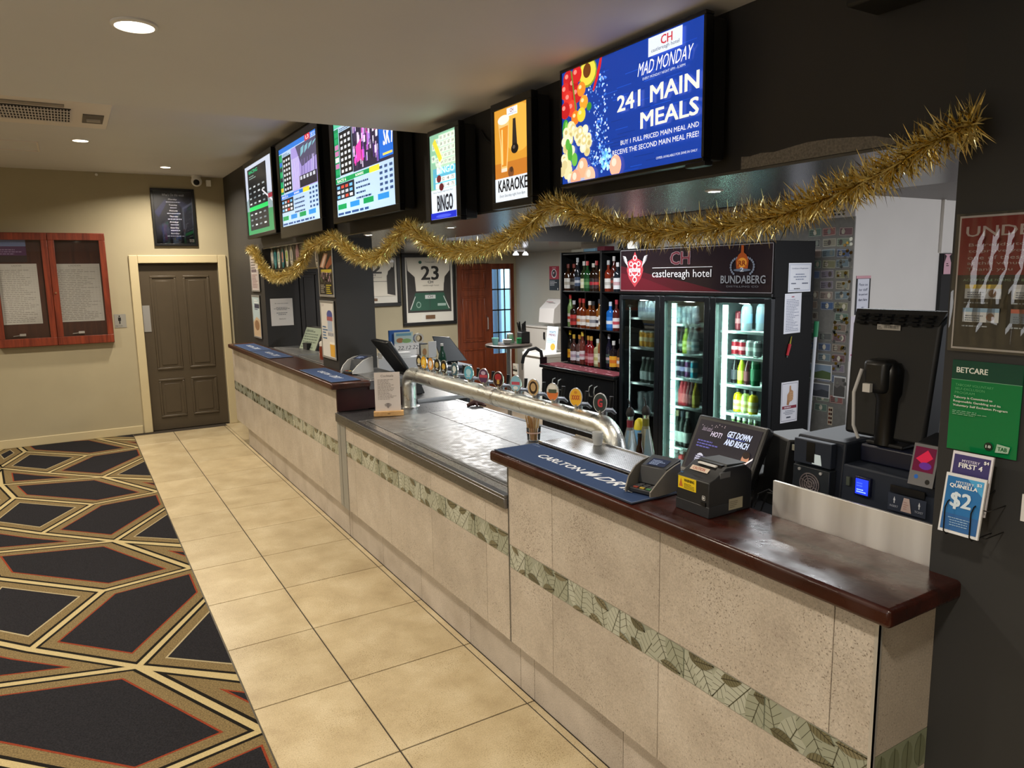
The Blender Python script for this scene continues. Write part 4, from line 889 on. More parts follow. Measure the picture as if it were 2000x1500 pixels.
obj(G().hexa([(.335,1.0,.945),(.62,1.0,.945),(.62,1.312,.945),(.335,1.312,.945)], [(.35,1.0,1.285),(.62,1.0,1.285),(.62,1.312,1.285),(.35,1.312,1.285)]), 'main_body', NAVY2, t, bevel=.005)
obj(G().box((.42,1.03,1.285),(.60,1.305,1.34)), 'rear_cowl', M('#15192c', .35), t, bevel=.006)
obj(G().box((.336,1.213,1.205),(.349,1.262,1.262)), 'display_frame', M('#161b3a', .3), t, bevel=.002)
p = Print((.3355, 1.258, 1.210), NX, .04, .046, emit=1.6, rough=.2); p.rect(0,0,1,1,'#1f35e8'); p.lines(.1,.12,.9,.4,2,'#8fb0ff',4,.5); p.lines(.1,.5,.6,.85,2,'#3d55f4',6,.5); p.build('blue_display', t)
obj(G().box((.3385,1.280,1.226),(.345,1.291,1.252)), 'card_sensor', M('#4a5148', .3), t)
obj(G().box((.335,1.055,1.243),(.3395,1.152,1.262)), 'ticket_slot', BLACK, t)
p = Print((.338, 1.158, 1.188), NX, .108, .05, rough=.4); p.rect(0,0,1,1,'#343b4a')
for u, s in ((.17,'INSERT'),(.83,'TICKET')): p.poly([(u-.03,.62),(u-.012,.62),(u-.012,.45),(u+.012,.45),(u+.012,.62),(u+.03,.62),(u,.85)],'#d9dde4'); p.text(s,u-.11,.22,u+.11,.34,'#aab1c0',.02)
p.poly([(.36,.1),(.64,.1),(.57,.9),(.43,.9)],'#c9b4ae'); p.lines(.43,.25,.57,.75,4,'#b08a84',3,.4); p.build('instruction_plate', t)
# tall monitor seen from behind
t = thing('monitor', 'large black monitor seen from behind on a stout pole', 'monitor', (.50, 1.25, 1.341))
obj(G().hexa([(.44,1.125,1.36),(.52,1.125,1.36),(.52,1.375,1.36),(.44,1.375,1.36)], [(.47,1.115,1.705),(.52,1.108,1.745),(.52,1.392,1.745),(.47,1.385,1.705)]), 'back_shell', M('#121315', .5), t, bevel=.01)
g = G(); 
for rw in range(3):
    for k in range(6): yy = 1.352-.0405*k; zz = 1.727-.012*rw; g.box((.4805+.004*-rw-.014, yy-.013, zz-.003), (.50, yy+.013, zz+.003))
obj(G().hexa([(.468,1.122,1.702),(.53,1.122,1.702),(.53,1.378,1.702),(.468,1.378,1.702)], [(.492,1.112,1.742),(.53,1.112,1.742),(.53,1.388,1.742),(.492,1.388,1.742)]), 'vent_ridge', M('#1b1c1e', .5), t); obj(g, 'vent_slots', M('#040404', .9), t)
p = Print((.4655, 1.301, 1.684), NX, .072, .016, rough=.5); p.rect(0,0,1,1,'#b9b6b0'); r = random.Random(3)
for k in range(26): u = .3+.025*k; p.rect(u,.3,u+r.uniform(.006,.016),.85,'#222222', 0 if k else 1)
p.lines(.03,.2,.24,.8,2,'#555555',3); p.build('serial_label', t)
obj(G().box((.40,1.225,1.50),(.47,1.30,1.60)), 'mount_block', M('#1a1a1a', .4), t, bevel=.015)
obj(G().lathe([(.034,1.345),(.034,1.48),(.042,1.50),(.042,1.57),(.03,1.59)], (.455,1.245,0), 18), 'pole', M('#0f0f10', .3), t)
obj(G().box((.43,1.18,1.3405),(.59,1.295,1.352)), 'foot', BLACKM, t, bevel=.004)
g = G().tube([(.40,1.300,1.57),(.385,1.312,1.50),(.385,1.308,1.40),(.40,1.30,1.36)], .005); obj(g, 'cable', M('#c9c9c9', .5), t)
obj(G().box((.384,1.262,1.505),(.398,1.285,1.53)), 'torn_label', M('#d9d7d2', .7), t)
# small red-screen reader
t = thing('ticket_scanner', 'small black scanner with a red lit window on the ticket machine', 'scanner', (.33, 1.05, 1.286))
obj(G().hexa([(.30,1.015,1.286),(.42,1.015,1.286),(.42,1.085,1.286),(.30,1.085,1.286)], [(.325,1.018,1.40),(.42,1.018,1.415),(.42,1.082,1.415),(.325,1.082,1.40)]), 'body', M('#1a1a1d', .4), t, bevel=.004)
fr = (Vector((0,-1,0)), Vector((.025,0,.114)))
p = Print((.2985,1.085,1.286), fr, .070, .117, rough=.3); p.rect(.02,.02,.98,.98,'#77777a'); p.ell(.3,.22,.08,.05,'#2a6fd0',10); p.ell(.75,.14,.09,.06,'#222222',10); p.build('front_plate', t)
p = Print((.3065,1.0785,1.326), fr, .056, .066, emit=.45, rough=.2); p.rect(0,0,1,1,'#5a1230'); p.poly([(.1,.5),(.6,.9),(.9,.6),(.5,.3)],'#c02042'); p.ell(.6,.25,.3,.15,'#5a2a80',12); p.build('scan_window', t)

# ================================================================== middle counter: beer font and oddments
t = thing('beer_font', 'long hammered steel beer font bridging the drip-tray counter', 'beer font', (.45, 3.7, .92))
AX = .45; ZA = 1.168
arc = lambda cy, cz, r, a0, a1, n=7: [(AX, cy+r*math.cos(math.radians(a0+(a1-a0)*k/n)), cz+r*math.sin(math.radians(a0+(a1-a0)*k/n))) for k in range(n+1)]
obj(G().tube([(AX, 4.85, .919), (AX, 4.85, 1.06)]+arc(4.75, ZA-.10, .10, 0, 90)+[(AX, 3.7, ZA)]+arc(2.62, ZA-.11, .11, 90, 180)+[(AX, 2.51, .95), (AX, 2.51, .946)], .052, 22), 'pipe', CHROME, t)
for y in (4.85,): obj(G().lathe([(.075, .919), (.075, .928), (.058, .932)], (AX, y, 0), 22), 'base_flange', STEEL, t)
obj(G().lathe([(.075, .946), (.075, .954), (.058, .958)], (AX, 2.51, 0), 22), 'base_flange', STEEL, t)
obj(G().tube([(AX, 3.55, ZA), (AX, 3.57, ZA)], .0545, 22), 'pipe_band', STEEL, t)
TAPS = [(4.70, 1, '#2a2a28', '#c9b98a'), (4.62, 0, '#d9a52a', '#e8c860'), (4.51, 0, '#c98a3a', '#e0dcd0'), (4.41, 1, '#1c1c1c', '#b8a060'), (4.31, 1, '#20201f', '#c7a24a'), (4.155, 1, '#3a5a6a', '#d0d8d8'), (3.964, 0, '#5fb6d6', '#b7e2f0'), (3.778, 0, '#5b3a5e', '#c04a5a'),
        (3.605, 0, '#3a1f22', '#b03038'), (3.415, 0, '#8fc3dc', '#c8586a'), (3.238, 0, '#c9a877', '#3a2a1c'), (3.059, 0, '#e6e2d6', '#e07a3a'), (2.862, 0, '#efb526', '#c04a26'), (2.673, 0, '#26332c', '#c23038')]
KINDS_ = ['cyan', 'plum and red', 'dark maroon', 'pale blue', 'tan', 'white and orange', 'yellow', 'black and red']
for i, (y, edge, c1, c2) in enumerate(TAPS):
    y -= .062; a_ = math.radians(34 if i > 5 else 12); BU = Vector((math.sin(a_), -math.cos(a_), 0)); BN = Vector((-math.cos(a_), -math.sin(a_), 0)); BC = Vector((AX-.006, y, ZA+.105))
    tp_ = obj(G().lathe([(.017, ZA+.045), (.017, ZA+.062), (.011, ZA+.066), (.011, ZA+.085)], (AX+.015, y, 0), 10).tube([(AX+.012, y, ZA+.070), (AX+.060, y, ZA+.066), (AX+.085, y, ZA+.045)], [.013, .011, .007], 10), 'tap', STEELD, t)
    obj(G().tube([(AX+.055, y, ZA+.070), (AX+.058, y, ZA+.09), (AX+.062, y, ZA+.128)], [.005, .009, .010], 8), 'tap_lever', BLACK, tp_)
    zc = ZA+.105; rz_, ry = .046, .033
    g = G(); n = 20
    ring = [(ry*math.cos(2*PI*k/n), rz_*math.sin(2*PI*k/n)) for k in range(n)]
    g.prism(ring, lambda u, v, d: tuple(BC+BU*u+Vector((0,0,v))-BN*d), .008, 0); g.tube([(AX-.006, y, ZA+.04), (AX-.006, y, zc-.035)], .006, 8)
    obj(g, 'badge', STEEL, tp_, label='%s oval beer badge' % KINDS_[i-6] if i > 5 else None)
    p = Print(BC+BN*.0003-BU*(ry*.92)-Vector((0,0,rz_*.93)), (BU, Vector((0,0,1))), ry*1.84, rz_*1.86, rough=.25); p.ell(.5,.5,.5,.5,c1,20); 
    if i in (11,): p.poly([(.5+.5*math.cos(PI+PI*k/10), .5+.5*math.sin(PI+PI*k/10)) for k in range(11)], c2); p.rect(.14,.44,.86,.66,'#4d5a44'); p.ell(.5,.80,.3,.14,'#f4f2ea',12)
    elif i == 12: p.text('XXXX',.16,.36,.84,.62,c2,.03); p.ell(.5,.78,.14,.08,'#d88a20',10)
    elif i == 13: p.ell(.5,.5,.34,.36,'#1c241f',16); p.text('G',.34,.28,.66,.72,c2,.05)
    elif i == 10: p.ell(.5,.5,.38,.40,c2,16); p.ell(.5,.52,.24,.26,'#c9a877',12)
    elif i == 9: p.rect(.1,.42,.9,.62,c2); p.ell(.5,.22,.25,.12,'#e8f0f4',12)
    elif i == 8: p.ell(.5,.66,.34,.24,c2,14); p.text('8',.38,.2,.62,.5,'#d8b060',.04)
    elif i == 7: p.rect(.08,.40,.92,.60,c2); p.ell(.5,.72,.25,.14,'#c9b0c8',12)
    else: p.ell(.5,.55,.30,.24,c2,12); p.lines(.25,.2,.75,.34,2,'#ffffff',i)
    p.build('badge_face', tp_)
    if i == 9: 
        obj(G().box((AX-.004, y+.030, zc+.048), (AX+.004, y-.018, zc+.108), 0).tube([(AX, y+.006, zc+.02), (AX, y+.006, zc+.05)], .004, 6), 'square_badge', WHITEP, tp_, bevel=.002)
        p = Print((AX-.0045, y+.030, zc+.050), NX, .048, .055, rough=.3); p.rect(.05,.3,.95,.52,'#2a3030'); p.lines(.1,.6,.9,.9,2,'#50606a',3); p.build('square_badge_face', tp_)
# cocktail menu in a timber block
t = thing('menu_stand', 'white printed drinks menu standing in a pale timber block', 'menu', (.20, 4.60, .92))
MU = (Vector((.93,-.37,0)).normalized(), Vector((0,0,1)))
o = Vector((.118, 4.655, .92)); U = MU[0]; N = U.cross(MU[1])
obj(G().prism([(-.012,0),(.190,0),(.190,.034),(-.012,.034)], lambda u, v, d: tuple(o+U*u+Vector((0,0,v))+N*d), -.028, .018), 'timber_block', timber('pale_block', '#b98a52', '#d9ae74', .55), t, bevel=.003)
obj(G().prism([(0,.03),(.172,.03),(.172,.30),(0,.30)], lambda u, v, d: tuple(o+U*u+Vector((0,0,v))+N*d), -.001, .001), 'menu_card', M('#dcd2cb', .8), t)
p = Print(o+N*.0012+Vector((0,0,.036)), MU, .172, .264, rough=.8); p.text('Cocktails',.25,.88,.75,.94,'#6f655f',0,.1); p.lines(.12,.30,.88,.84,15,'#8f857f',5,.35); p.poly([(.42,.13),(.5,.06),(.58,.13),(.55,.2),(.45,.2)],'#8a8280'); p.poly([(.36,.16),(.44,.20),(.40,.10)],'#a39a95'); p.poly([(.64,.16),(.56,.20),(.60,.10)],'#a39a95'); p.build('menu_print', t)
p = Print(o+N*.0183+Vector((0,0,.0)), MU, .178, .034, rough=.7); p.ell(.5,.5,.06,.12,'#8f6a3a',8); p.rect(.42,.48,.58,.52,'#8f6a3a'); p.build('block_brand', t)
# pencils in a clear tumbler
t = thing('pencil_cup', 'clear tumbler crammed with short pencils on the steel counter', 'pencil cup', (.60, 3.42, .92))
obj(G().lathe([(.030, .920), (.036, .925), (.042, 1.0), (.0395, 1.0), (.033, .928), (.001, .926)], (.60, 3.42, 0), 20, cap=False), 'tumbler', GLASS, t)
obj(G().lathe([(.0405, .968), (.0425, .968), (.0428, .975), (.0408, .975)], (.60, 3.42, 0), 20, cap=False), 'tinted_band', M('#c9a89a', .4), t)
r = random.Random(6); pm = [M('#c9a06a', .6), M('#b98a55', .6), M('#d6b27a', .6), M('#e0cdb0', .6)]
for k in range(30):
    a = r.uniform(0, 2*PI); rb = r.uniform(0, .026); b = (.60+rb*math.cos(a), 3.42+rb*math.sin(a), .926); a2 = a+r.uniform(-.6,.6); rt = r.uniform(.012, .052); L = r.uniform(.135, .16)
    tip = Vector((.60+rt*math.cos(a2)*.95, 3.42+rt*math.sin(a2), .926+L)); bb = Vector(b)
    obj(G().tube([bb, bb.lerp(tip, .9), tip], [.0038, .0038, .0012], 6), 'pencil', pm[k % 4], label='short pale wooden pencil standing in the clear tumbler', cat='pencil', group='pencils in the tumbler')
# stacked plastic cups by the font foot
for k in range(3):
    t = thing('plastic_cup', ['frosted plastic cup at the bottom of the short stack by the font foot', 'frosted plastic cup in the middle of the short stack by the font foot', 'frosted plastic cup on top of the short stack by the font foot'][k], 'cup', (.305, 2.45, 1.1265+.014*k), group='stack of plastic cups')
    obj(G().lathe([(.018, 1.1275+.012*k), (.024, 1.157+.012*k), (.025, 1.159+.012*k), (.0225, 1.158+.012*k), (.0165, 1.129+.012*k)], (.305, 2.45, 0), 18), 'cup_wall', M('#e3e6e6', .35, trans=.5), t)
g = G().tube([(.80,4.62,.925),(.85,4.60,.945),(.90,4.57,.935),(.905,4.53,.925)], [.012,.02,.016,.006], 8).tube([(.86,4.60,.945),(.845,4.545,.93)], [.014,.006], 8)
obj(g, 'bar_cloth', M('#3a1a16', .7), label='dark red-brown bar cloth bunched on the rear edge of the steel counter', cat='cloth')
# pourer bottles behind the font
def pourer(x, y, z, h, col, label, neck):
    t = thing('pourer_bottle', label, 'bottle', (x, y, z))
    obj(G().lathe([(.040, 0), (.045, .02), (.043, .06), (.020, h*.72), (.015, h*.8), (.015, h)], (x, y, z), 18), 'glass_body', M(col, .08, trans=.75), t)
    obj(G().lathe([(.0165, h*.72), (.0165, h*.92)], (x, y, z), 14), 'neck_label', M(neck, .5), t)
    obj(G().lathe([(.018, h), (.022, h+.012), (.016, h+.035), (.006, h+.045)], (x, y, z), 12).tube([(x, y, z+h+.04), (x-.006, y, z+h+.07), (x-.012, y+.004, z+h+.085)], .0035, 6), 'pourer_spout', BLACKM, t)
pourer(.70, 2.70, .922, .245, '#c4d6dc', 'clear pourer bottle with a red neck band behind the font', '#7a2030')
pourer(.77, 2.665, .922, .25, '#d6d9c4', 'clear pourer bottle with an olive neck band behind the font', '#6a6a24')
t = thing('bitters_bottle', 'small dark bitters bottle in front of the pourer bottles', 'bottle', (.73, 2.655, .922))
obj(G().lathe([(.019, 0), (.019, .085), (.011, .11), (.010, .15)], (.715, 2.645, .922), 14), 'glass_body', M('#2a1408', .12), t); obj(G().lathe([(.0115, .148), (.0115, .168)], (.715, 2.645, .922), 12), 'cap', BLACK, t); obj(G().lathe([(.0195, .02), (.0195, .075)], (.715, 2.645, .922), 14), 'label', M('#3a2a1a', .6), t)
t = thing('citrus_squeezer', 'yellow topped blue squeeze bottle between the pourer bottles', 'bottle', (.80, 2.74, .922))
obj(G().lathe([(.032, 0), (.034, .12), (.028, .16)], (.80, 2.745, .922), 14), 'body', M('#6aa6d8', .4), t); obj(G().lathe([(.030, .16), (.024, .2), (.010, .215)], (.80, 2.745, .922), 14), 'cap', M('#e2d327', .4), t)

# ================================================================== on and behind the far counter
def small_runner(p):
    p.text('CARLTON',.22,.42,.52,.62,'#c9d0da',.02); p.text('DRY',.60,.40,.80,.64,'#c9d0da',.02,.1)
mat_runner('blue bar mat farthest away at the door end of the counter', -.085, 8.48, .14, 7.60, 1.1325, small_runner)
mat_runner('blue bar mat second from the door on the far counter', -.085, 7.57, .14, 6.80, 1.1325, small_runner)
mat_runner('blue bar mat beside the white card terminal on the far counter', -.085, 5.80, .13, 4.95, 1.1325, small_runner)
card_terminal('pale grey card terminal on the far counter beside the column', (.235, 5.36, 1.1345), math.radians(25), M('#c9cac9', .45), M('#3a3d42', .4), 1.25)
t = thing('sauce_bottle', 'brown sauce bottle with white pump cap beside the column', 'bottle', (.31, 6.42, 1.1345))
obj(G().lathe([(.036, 0), (.038, .01), (.038, .10), (.030, .125)], (.31, 6.42, 1.1345), 16), 'body', M('#7a3018', .35), t); obj(G().lathe([(.034, .12), (.034, .15), (.026, .162), (.014, .166), (.014, .185)], (.31, 6.42, 1.1345), 16), 'cap', M('#ddd6cc', .5), t)
p = Print((.2715, 6.435, 1.16), NX, .03, .06); p.lines(.1,.1,.9,.9,3,'#e6d9c9',3,.5); p.build('label_print', t)
t = thing('order_screen', 'tilted grey-green order screen behind the far counter', 'screen', (.45, 7.3, 1.06))
o = Vector((.40, 7.62, 1.10)); U = Vector((.12,-1,0)).normalized(); V = Vector((.42,0,1)).normalized(); N = U.cross(V)
q = [o-U*.02-V*.02, o+U*.42-V*.02, o+U*.42+V*.29, o-U*.02+V*.29]
obj(G().hexa([a-N*.04 for a in q], [a-N*.001 for a in q]), 'housing', BLACKM, t, bevel=.006)
p = Print(o, (U, V), .40, .27, emit=.18, rough=.3); p.rect(0,0,1,1,'#8f9a86'); p.lines(.06,.1,.94,.92,8,'#5a6558',4,.5); p.text('Specials',.1,.85,.5,.93,'#3a453a'); p.build('screen_picture', t)
obj(G().box((.42, 7.36, 1.1345), (.47, 7.50, 1.20)), 'stand', BLACKM, t)
t, p = sheet('notice', 'white printed notice taped to the dark wall beside the order screen', 'notice', (.235, 7.9985, 1.352), NY, .235, .29, .0015)
p.text('Bar closes early tonight',.2,.80,.8,.84,'#55585c'); p.lines(.12,.58,.88,.70,3,'#6d7076',3,.4,True); p.lines(.2,.40,.8,.52,2,'#8d9096',5,.4,True); p.text('Thank you',.35,.22,.65,.27,'#55585c',.01); p.build('print', t)
def snap_poster(label, y0, y1, z0, z1, draw):
    t, p = sheet('framed_poster', label, 'poster', (XP-.010, y0, z0), NX, y0-y1, z1-z0, .0095, '#1c1b1a', rough=.35)
    w, h = y0-y1, z1-z0; b = .018
    for a, c, d, e in ((0,0,w,b), (0,h-b,w,h), (0,b,b,h-b), (w-b,b,w,h-b)): obj(G().box((XP-.014, y0-d, z0+c), (XP-.0095, y0-a, z0+e)), 'frame_rail', M('#b9b9b7', .35, .7), t, bevel=.0015)
    draw(p); p.build('print', t)
def d1_(p):
    p.rect(0,0,1,1,'#14110e'); p.rect(.05,.84,.95,.92,'#cfc22e'); p.text('MONSTER RAFFLE',.10,.855,.9,.905,'#1c1a10',.02); p.poly([(.1,.55),(.45,.80),(.7,.78),(.4,.52)],'#b58468'); p.poly([(.5,.55),(.9,.75),(.95,.6),(.6,.5)],'#8f4a26'); p.poly([(.2,.56),(.5,.78),(.6,.76),(.32,.54)],'#e3c9b8')
    p.rect(.2,.44,.9,.50,'#c9b92c'); r = random.Random(4)
    for k in range(30): u, v = r.uniform(.12,.9), r.uniform(.27,.42); p.rect(u,v,u+.05,v+.05,r.choice(['#7a5a6a','#5a6a4a','#a08a8a','#3a2f2a','#c9a0b0']), 0 if k else 1)
    p.lines(.12,.08,.45,.24,5,'#b9b2a2',3,.45); p.lines(.5,.06,.92,.24,5,'#cdbd30',5,.55)
def d2_(p):
    p.rect(0,0,1,1,'#e1ded8'); p.text('CH',.12,.90,.26,.94,'#9a7a80'); p.ell(.66,.76,.2,.08,'#4a549a',16); p.rect(.46,.66,.86,.73,'#a55a60'); p.rect(.5,.48,.82,.66,'#aebcd0'); p.text('BEER',.50,.40,.9,.46,'#6a7a96',.01); p.lines(.12,.34,.5,.58,5,'#5a80a8',3,.5); p.poly([(.62,.05),(.92,.05),(.94,.26),(.60,.26)],'#e2ab3a'); p.rect(.60,.26,.94,.30,'#f4f0e4')
def d3_(p): p.rect(0,0,1,1,'#b9b0ae'); p.lines(.1,.62,.9,.92,4,'#55504e',3,.5); p.rect(.1,.52,.7,.6,'#6a5f66'); p.lines(.12,.1,.9,.48,9,'#8d6f70',5,.5)
def d4_(p): p.rect(0,0,1,1,'#aebfc4'); p.rect(.3,.70,.9,.80,'#3c3f52'); p.rect(.3,.66,.7,.69,'#6d7488'); p.poly([(0,.0),(1,0),(1,.42),(.5,.5),(0,.35)],'#c0a88a'); p.ell(.5,.3,.3,.12,'#8f6d50',14); p.lines(.3,.82,.9,.92,2,'#e9eef0',3,.5)
snap_poster('framed black and yellow raffle poster on the dark column', 5.99, 5.60, 1.705, 2.14, d1_)
snap_poster('framed white beer poster low on the dark column', 6.00, 5.635, 1.205, 1.675, d2_)
snap_poster('framed pink-grey poster high on the far dark wall', 8.57, 8.17, 1.715, 2.12, d3_)
snap_poster('framed pale blue poster low on the far dark wall', 8.62, 8.23, 1.20, 1.675, d4_)
# badge board under the bulkhead
t = thing('badge_board', 'black board of upright oval beer badges under the bulkhead', 'display board', (.30, 7.2, 1.94))
obj(G().box((.262, 6.98, 1.945), (.276, 7.95, 2.167)), 'left_panel', BLACK, t, bevel=.002); obj(G().box((.262, 6.06, 1.945), (.276, 6.97, 2.167)), 'right_panel', M('#332f2a', .4), t, bevel=.002)
obj(G().box((.255, 6.06, 1.938), (.28, 7.95, 1.946)), 'bottom_rail', M('#8a7a4a', .35, .6), t)
for i, (y, zc, c, c2) in enumerate(((7.88,2.06,'#e8e6de','#c9c6ba'),(7.75,2.05,'#4aa0a6','#2f6f80'),(7.60,2.055,'#eceade','#8fc0b0'),(7.44,2.055,'#1f7a86','#d98a7a'),(7.28,2.06,'#e9ead8','#9aba3a'),(7.11,2.06,'#d9d2c0','#8a8f96'),(6.90,2.07,'#caa0b0','#8f5a72'),(6.66,2.075,'#6fae4a','#4a8a36'),(6.28,2.03,'#d9d4c6','#3a2a2a'))):
    g = G(); n = 18
    g.prism([(.050*math.cos(2*PI*k/n), .098*math.sin(2*PI*k/n)) for k in range(n)], lambda u, v, d: (.262+d, y-u, zc+v), 0, -.006); obj(g, 'badge', M(c, .35), t)
    p = Print((.2558, y+.05, zc-.098), NX, .10, .196, rough=.35); p.ell(.5,.60,.30,.22,c2,14); p.rect(.2,.30,.8,.38,c2); p.lines(.25,.12,.75,.26,2,'#5a6a6a',i); p.build('badge_face', t)
# ---- second register seen from behind, just past the font
t = thing('register', 'black register leaning away behind the left foot of the font', 'register', (.55, 5.25, .95))
obj(G().hexa([(.58,5.10,1.10),(.62,5.10,1.085),(.62,5.42,1.085),(.58,5.42,1.10)], [(.38,5.10,1.375),(.43,5.10,1.385),(.43,5.42,1.385),(.38,5.42,1.375)]), 'screen_back', M('#0e0f10', .4), t, bevel=.012)
obj(G().hexa([(.50,5.16,.95),(.72,5.16,.95),(.72,5.36,.95),(.50,5.36,.95)], [(.56,5.18,1.13),(.66,5.18,1.13),(.66,5.34,1.13),(.56,5.34,1.13)]), 'stand', BLACKM, t, bevel=.01)
t = thing('bench', 'steel under-bench carrying the second register behind the font', 'bench', (.75, 5.3, 0))
obj(G().box((.57,4.985,.91),(1.02,5.60,.945)), 'top', PERF, t, bevel=.004); obj(G().box((.60,5.0,0),(1.0,5.58,.91)), 'cabinet', M('#1b1c20', .5), t)
# ---- service station at the back, left of the timber doors
t = thing('service_station', 'slate grey service cabinet below the folders and papers', 'cabinet', (1.45, 7.3, 0))
obj(G().box((.85,7.0,0),(2.08,7.6,.86)), 'carcass', M('#4a5058', .45), t, bevel=.005); obj(G().box((.82,6.97,.86),(2.10,7.62,.89)), 'top', M('#5d6672', .4), t, bevel=.004)
for x in (.87, 1.46): obj(G().box((x, 6.985, .08), (x+.57, 7.0, .83)), 'door', M('#545a63', .45), t, bevel=.004)
def solid(name, label, cat, a, b, m, bevel=.003, group=None): return obj(G().box(a, b), name, m, label=label, cat=cat, bevel=bevel, group=group)
solid('document_tray', 'white document tray on the slate cabinet', 'tray', (1.05,7.02,.891),(1.53,7.345,1.02), M('#d6d8da', .5))
solid('folder', 'blue folder standing behind the illustrated card', 'folder', (1.285,7.30,1.021),(1.525,7.33,1.285), M('#2f66b0', .5))
t, p = sheet('card', 'pale illustrated promotional card in front of the blue folder', 'card', (1.325,7.26,1.13), NY, .215,.135,.004); p.rect(0,0,1,1,'#cfe2da'); p.ell(.3,.35,.2,.2,'#c98a5a',12); p.ell(.65,.3,.25,.18,'#9ac27a',12); p.rect(.1,.7,.9,.9,'#7fb6c8'); p.build('print', t)
t, p = sheet('date_card', 'white handwritten date card on the document tray', 'card', (1.30,7.20,1.02), NY, .28,.13,.004); p.text('22.12.22',.12,.48,.95,.78,'#33363a',.0,.15); p.build('print', t)
solid('paper_box', 'low white paper box on the document tray', 'box', (1.10,7.05,1.021),(1.42,7.18,1.07), M('#e6e6e4', .6))
t, p = sheet('leaflet', 'small floral leaflet standing beside the date card', 'leaflet', (1.565,7.12,.93), NY, .085,.20,.003); p.rect(0,0,1,1,'#d9cdae'); p.ell(.5,.6,.3,.2,'#b98a5a',10); p.ell(.4,.3,.3,.15,'#8f9a6a',10); p.build('print', t)
solid('blank_card', 'blank white card on a clear stand by the leaflet', 'card', (1.645,7.10,.985),(1.74,7.106,1.16), PAPER)
t = thing('tape_roll', 'roll of tape standing on edge behind the blank card', 'tape', (1.62,7.30,1.131)); 
obj(G().lathe([(.055,-.02),(.055,.02),(.036,.02),(.036,-.02),(.055,-.02)], (1.62,7.30,1.186), 22, axis='Y', cap=False), 'roll', M('#d9d4c6', .5), t); obj(G().lathe([(.036,-.021),(.036,.021),(.030,.021),(.030,-.021),(.036,-.021)], (1.62,7.30,1.186), 22, axis='Y', cap=False), 'core', M('#8f7a5a', .6), t)
obj(G().box((1.545,7.24,.891),(1.70,7.36,1.13)), 'organiser_box', M('#3a3d42', .5), label='dark desk organiser under the tape roll', cat='organiser')
t = thing('green_bottle', 'dark green squat bottle beside the blank card', 'bottle', (1.77,7.03,.891)); obj(G().lathe([(.04,0),(.045,.08),(.035,.14),(.016,.18),(.016,.23)], (1.77,7.03,.891), 16), 'glass_body', M('#1f4a3a', .15), t); obj(G().lathe([(.017,.22),(.017,.245)], (1.77,7.03,.891), 12), 'cap', WHITEP, t)
t = thing('office_monitor', 'dark slate monitor turned sideways on the service cabinet', 'monitor', (1.93,7.3,.891))
obj(G().hexa([(1.80,7.10,.93),(2.07,7.02,.93),(2.08,7.05,.93),(1.81,7.13,.93)], [(1.74,7.20,1.205),(1.92,7.14,1.19),(1.93,7.17,1.19),(1.75,7.23,1.205)]), 'screen', M('#2f3338', .35), t, bevel=.006); obj(G().box((1.84,7.12,.891),(2.0,7.25,.94)), 'stand', BLACKM, t)
solid('paper_sheet', 'loose white paper lying by the slate monitor', 'paper', (1.72,7.0,.8905),(1.88,7.10,.893), PAPER, 0)
t = thing('pencil_tub', 'blue grey tub at the middle of the service cabinet', 'tub', (1.7,7.19,.891)); obj(G().lathe([(.05,0),(.06,.07),(.055,.07),(.046,.006)], (1.70,7.19,.891), 16), 'tub', M('#8fb0c8', .4), t)
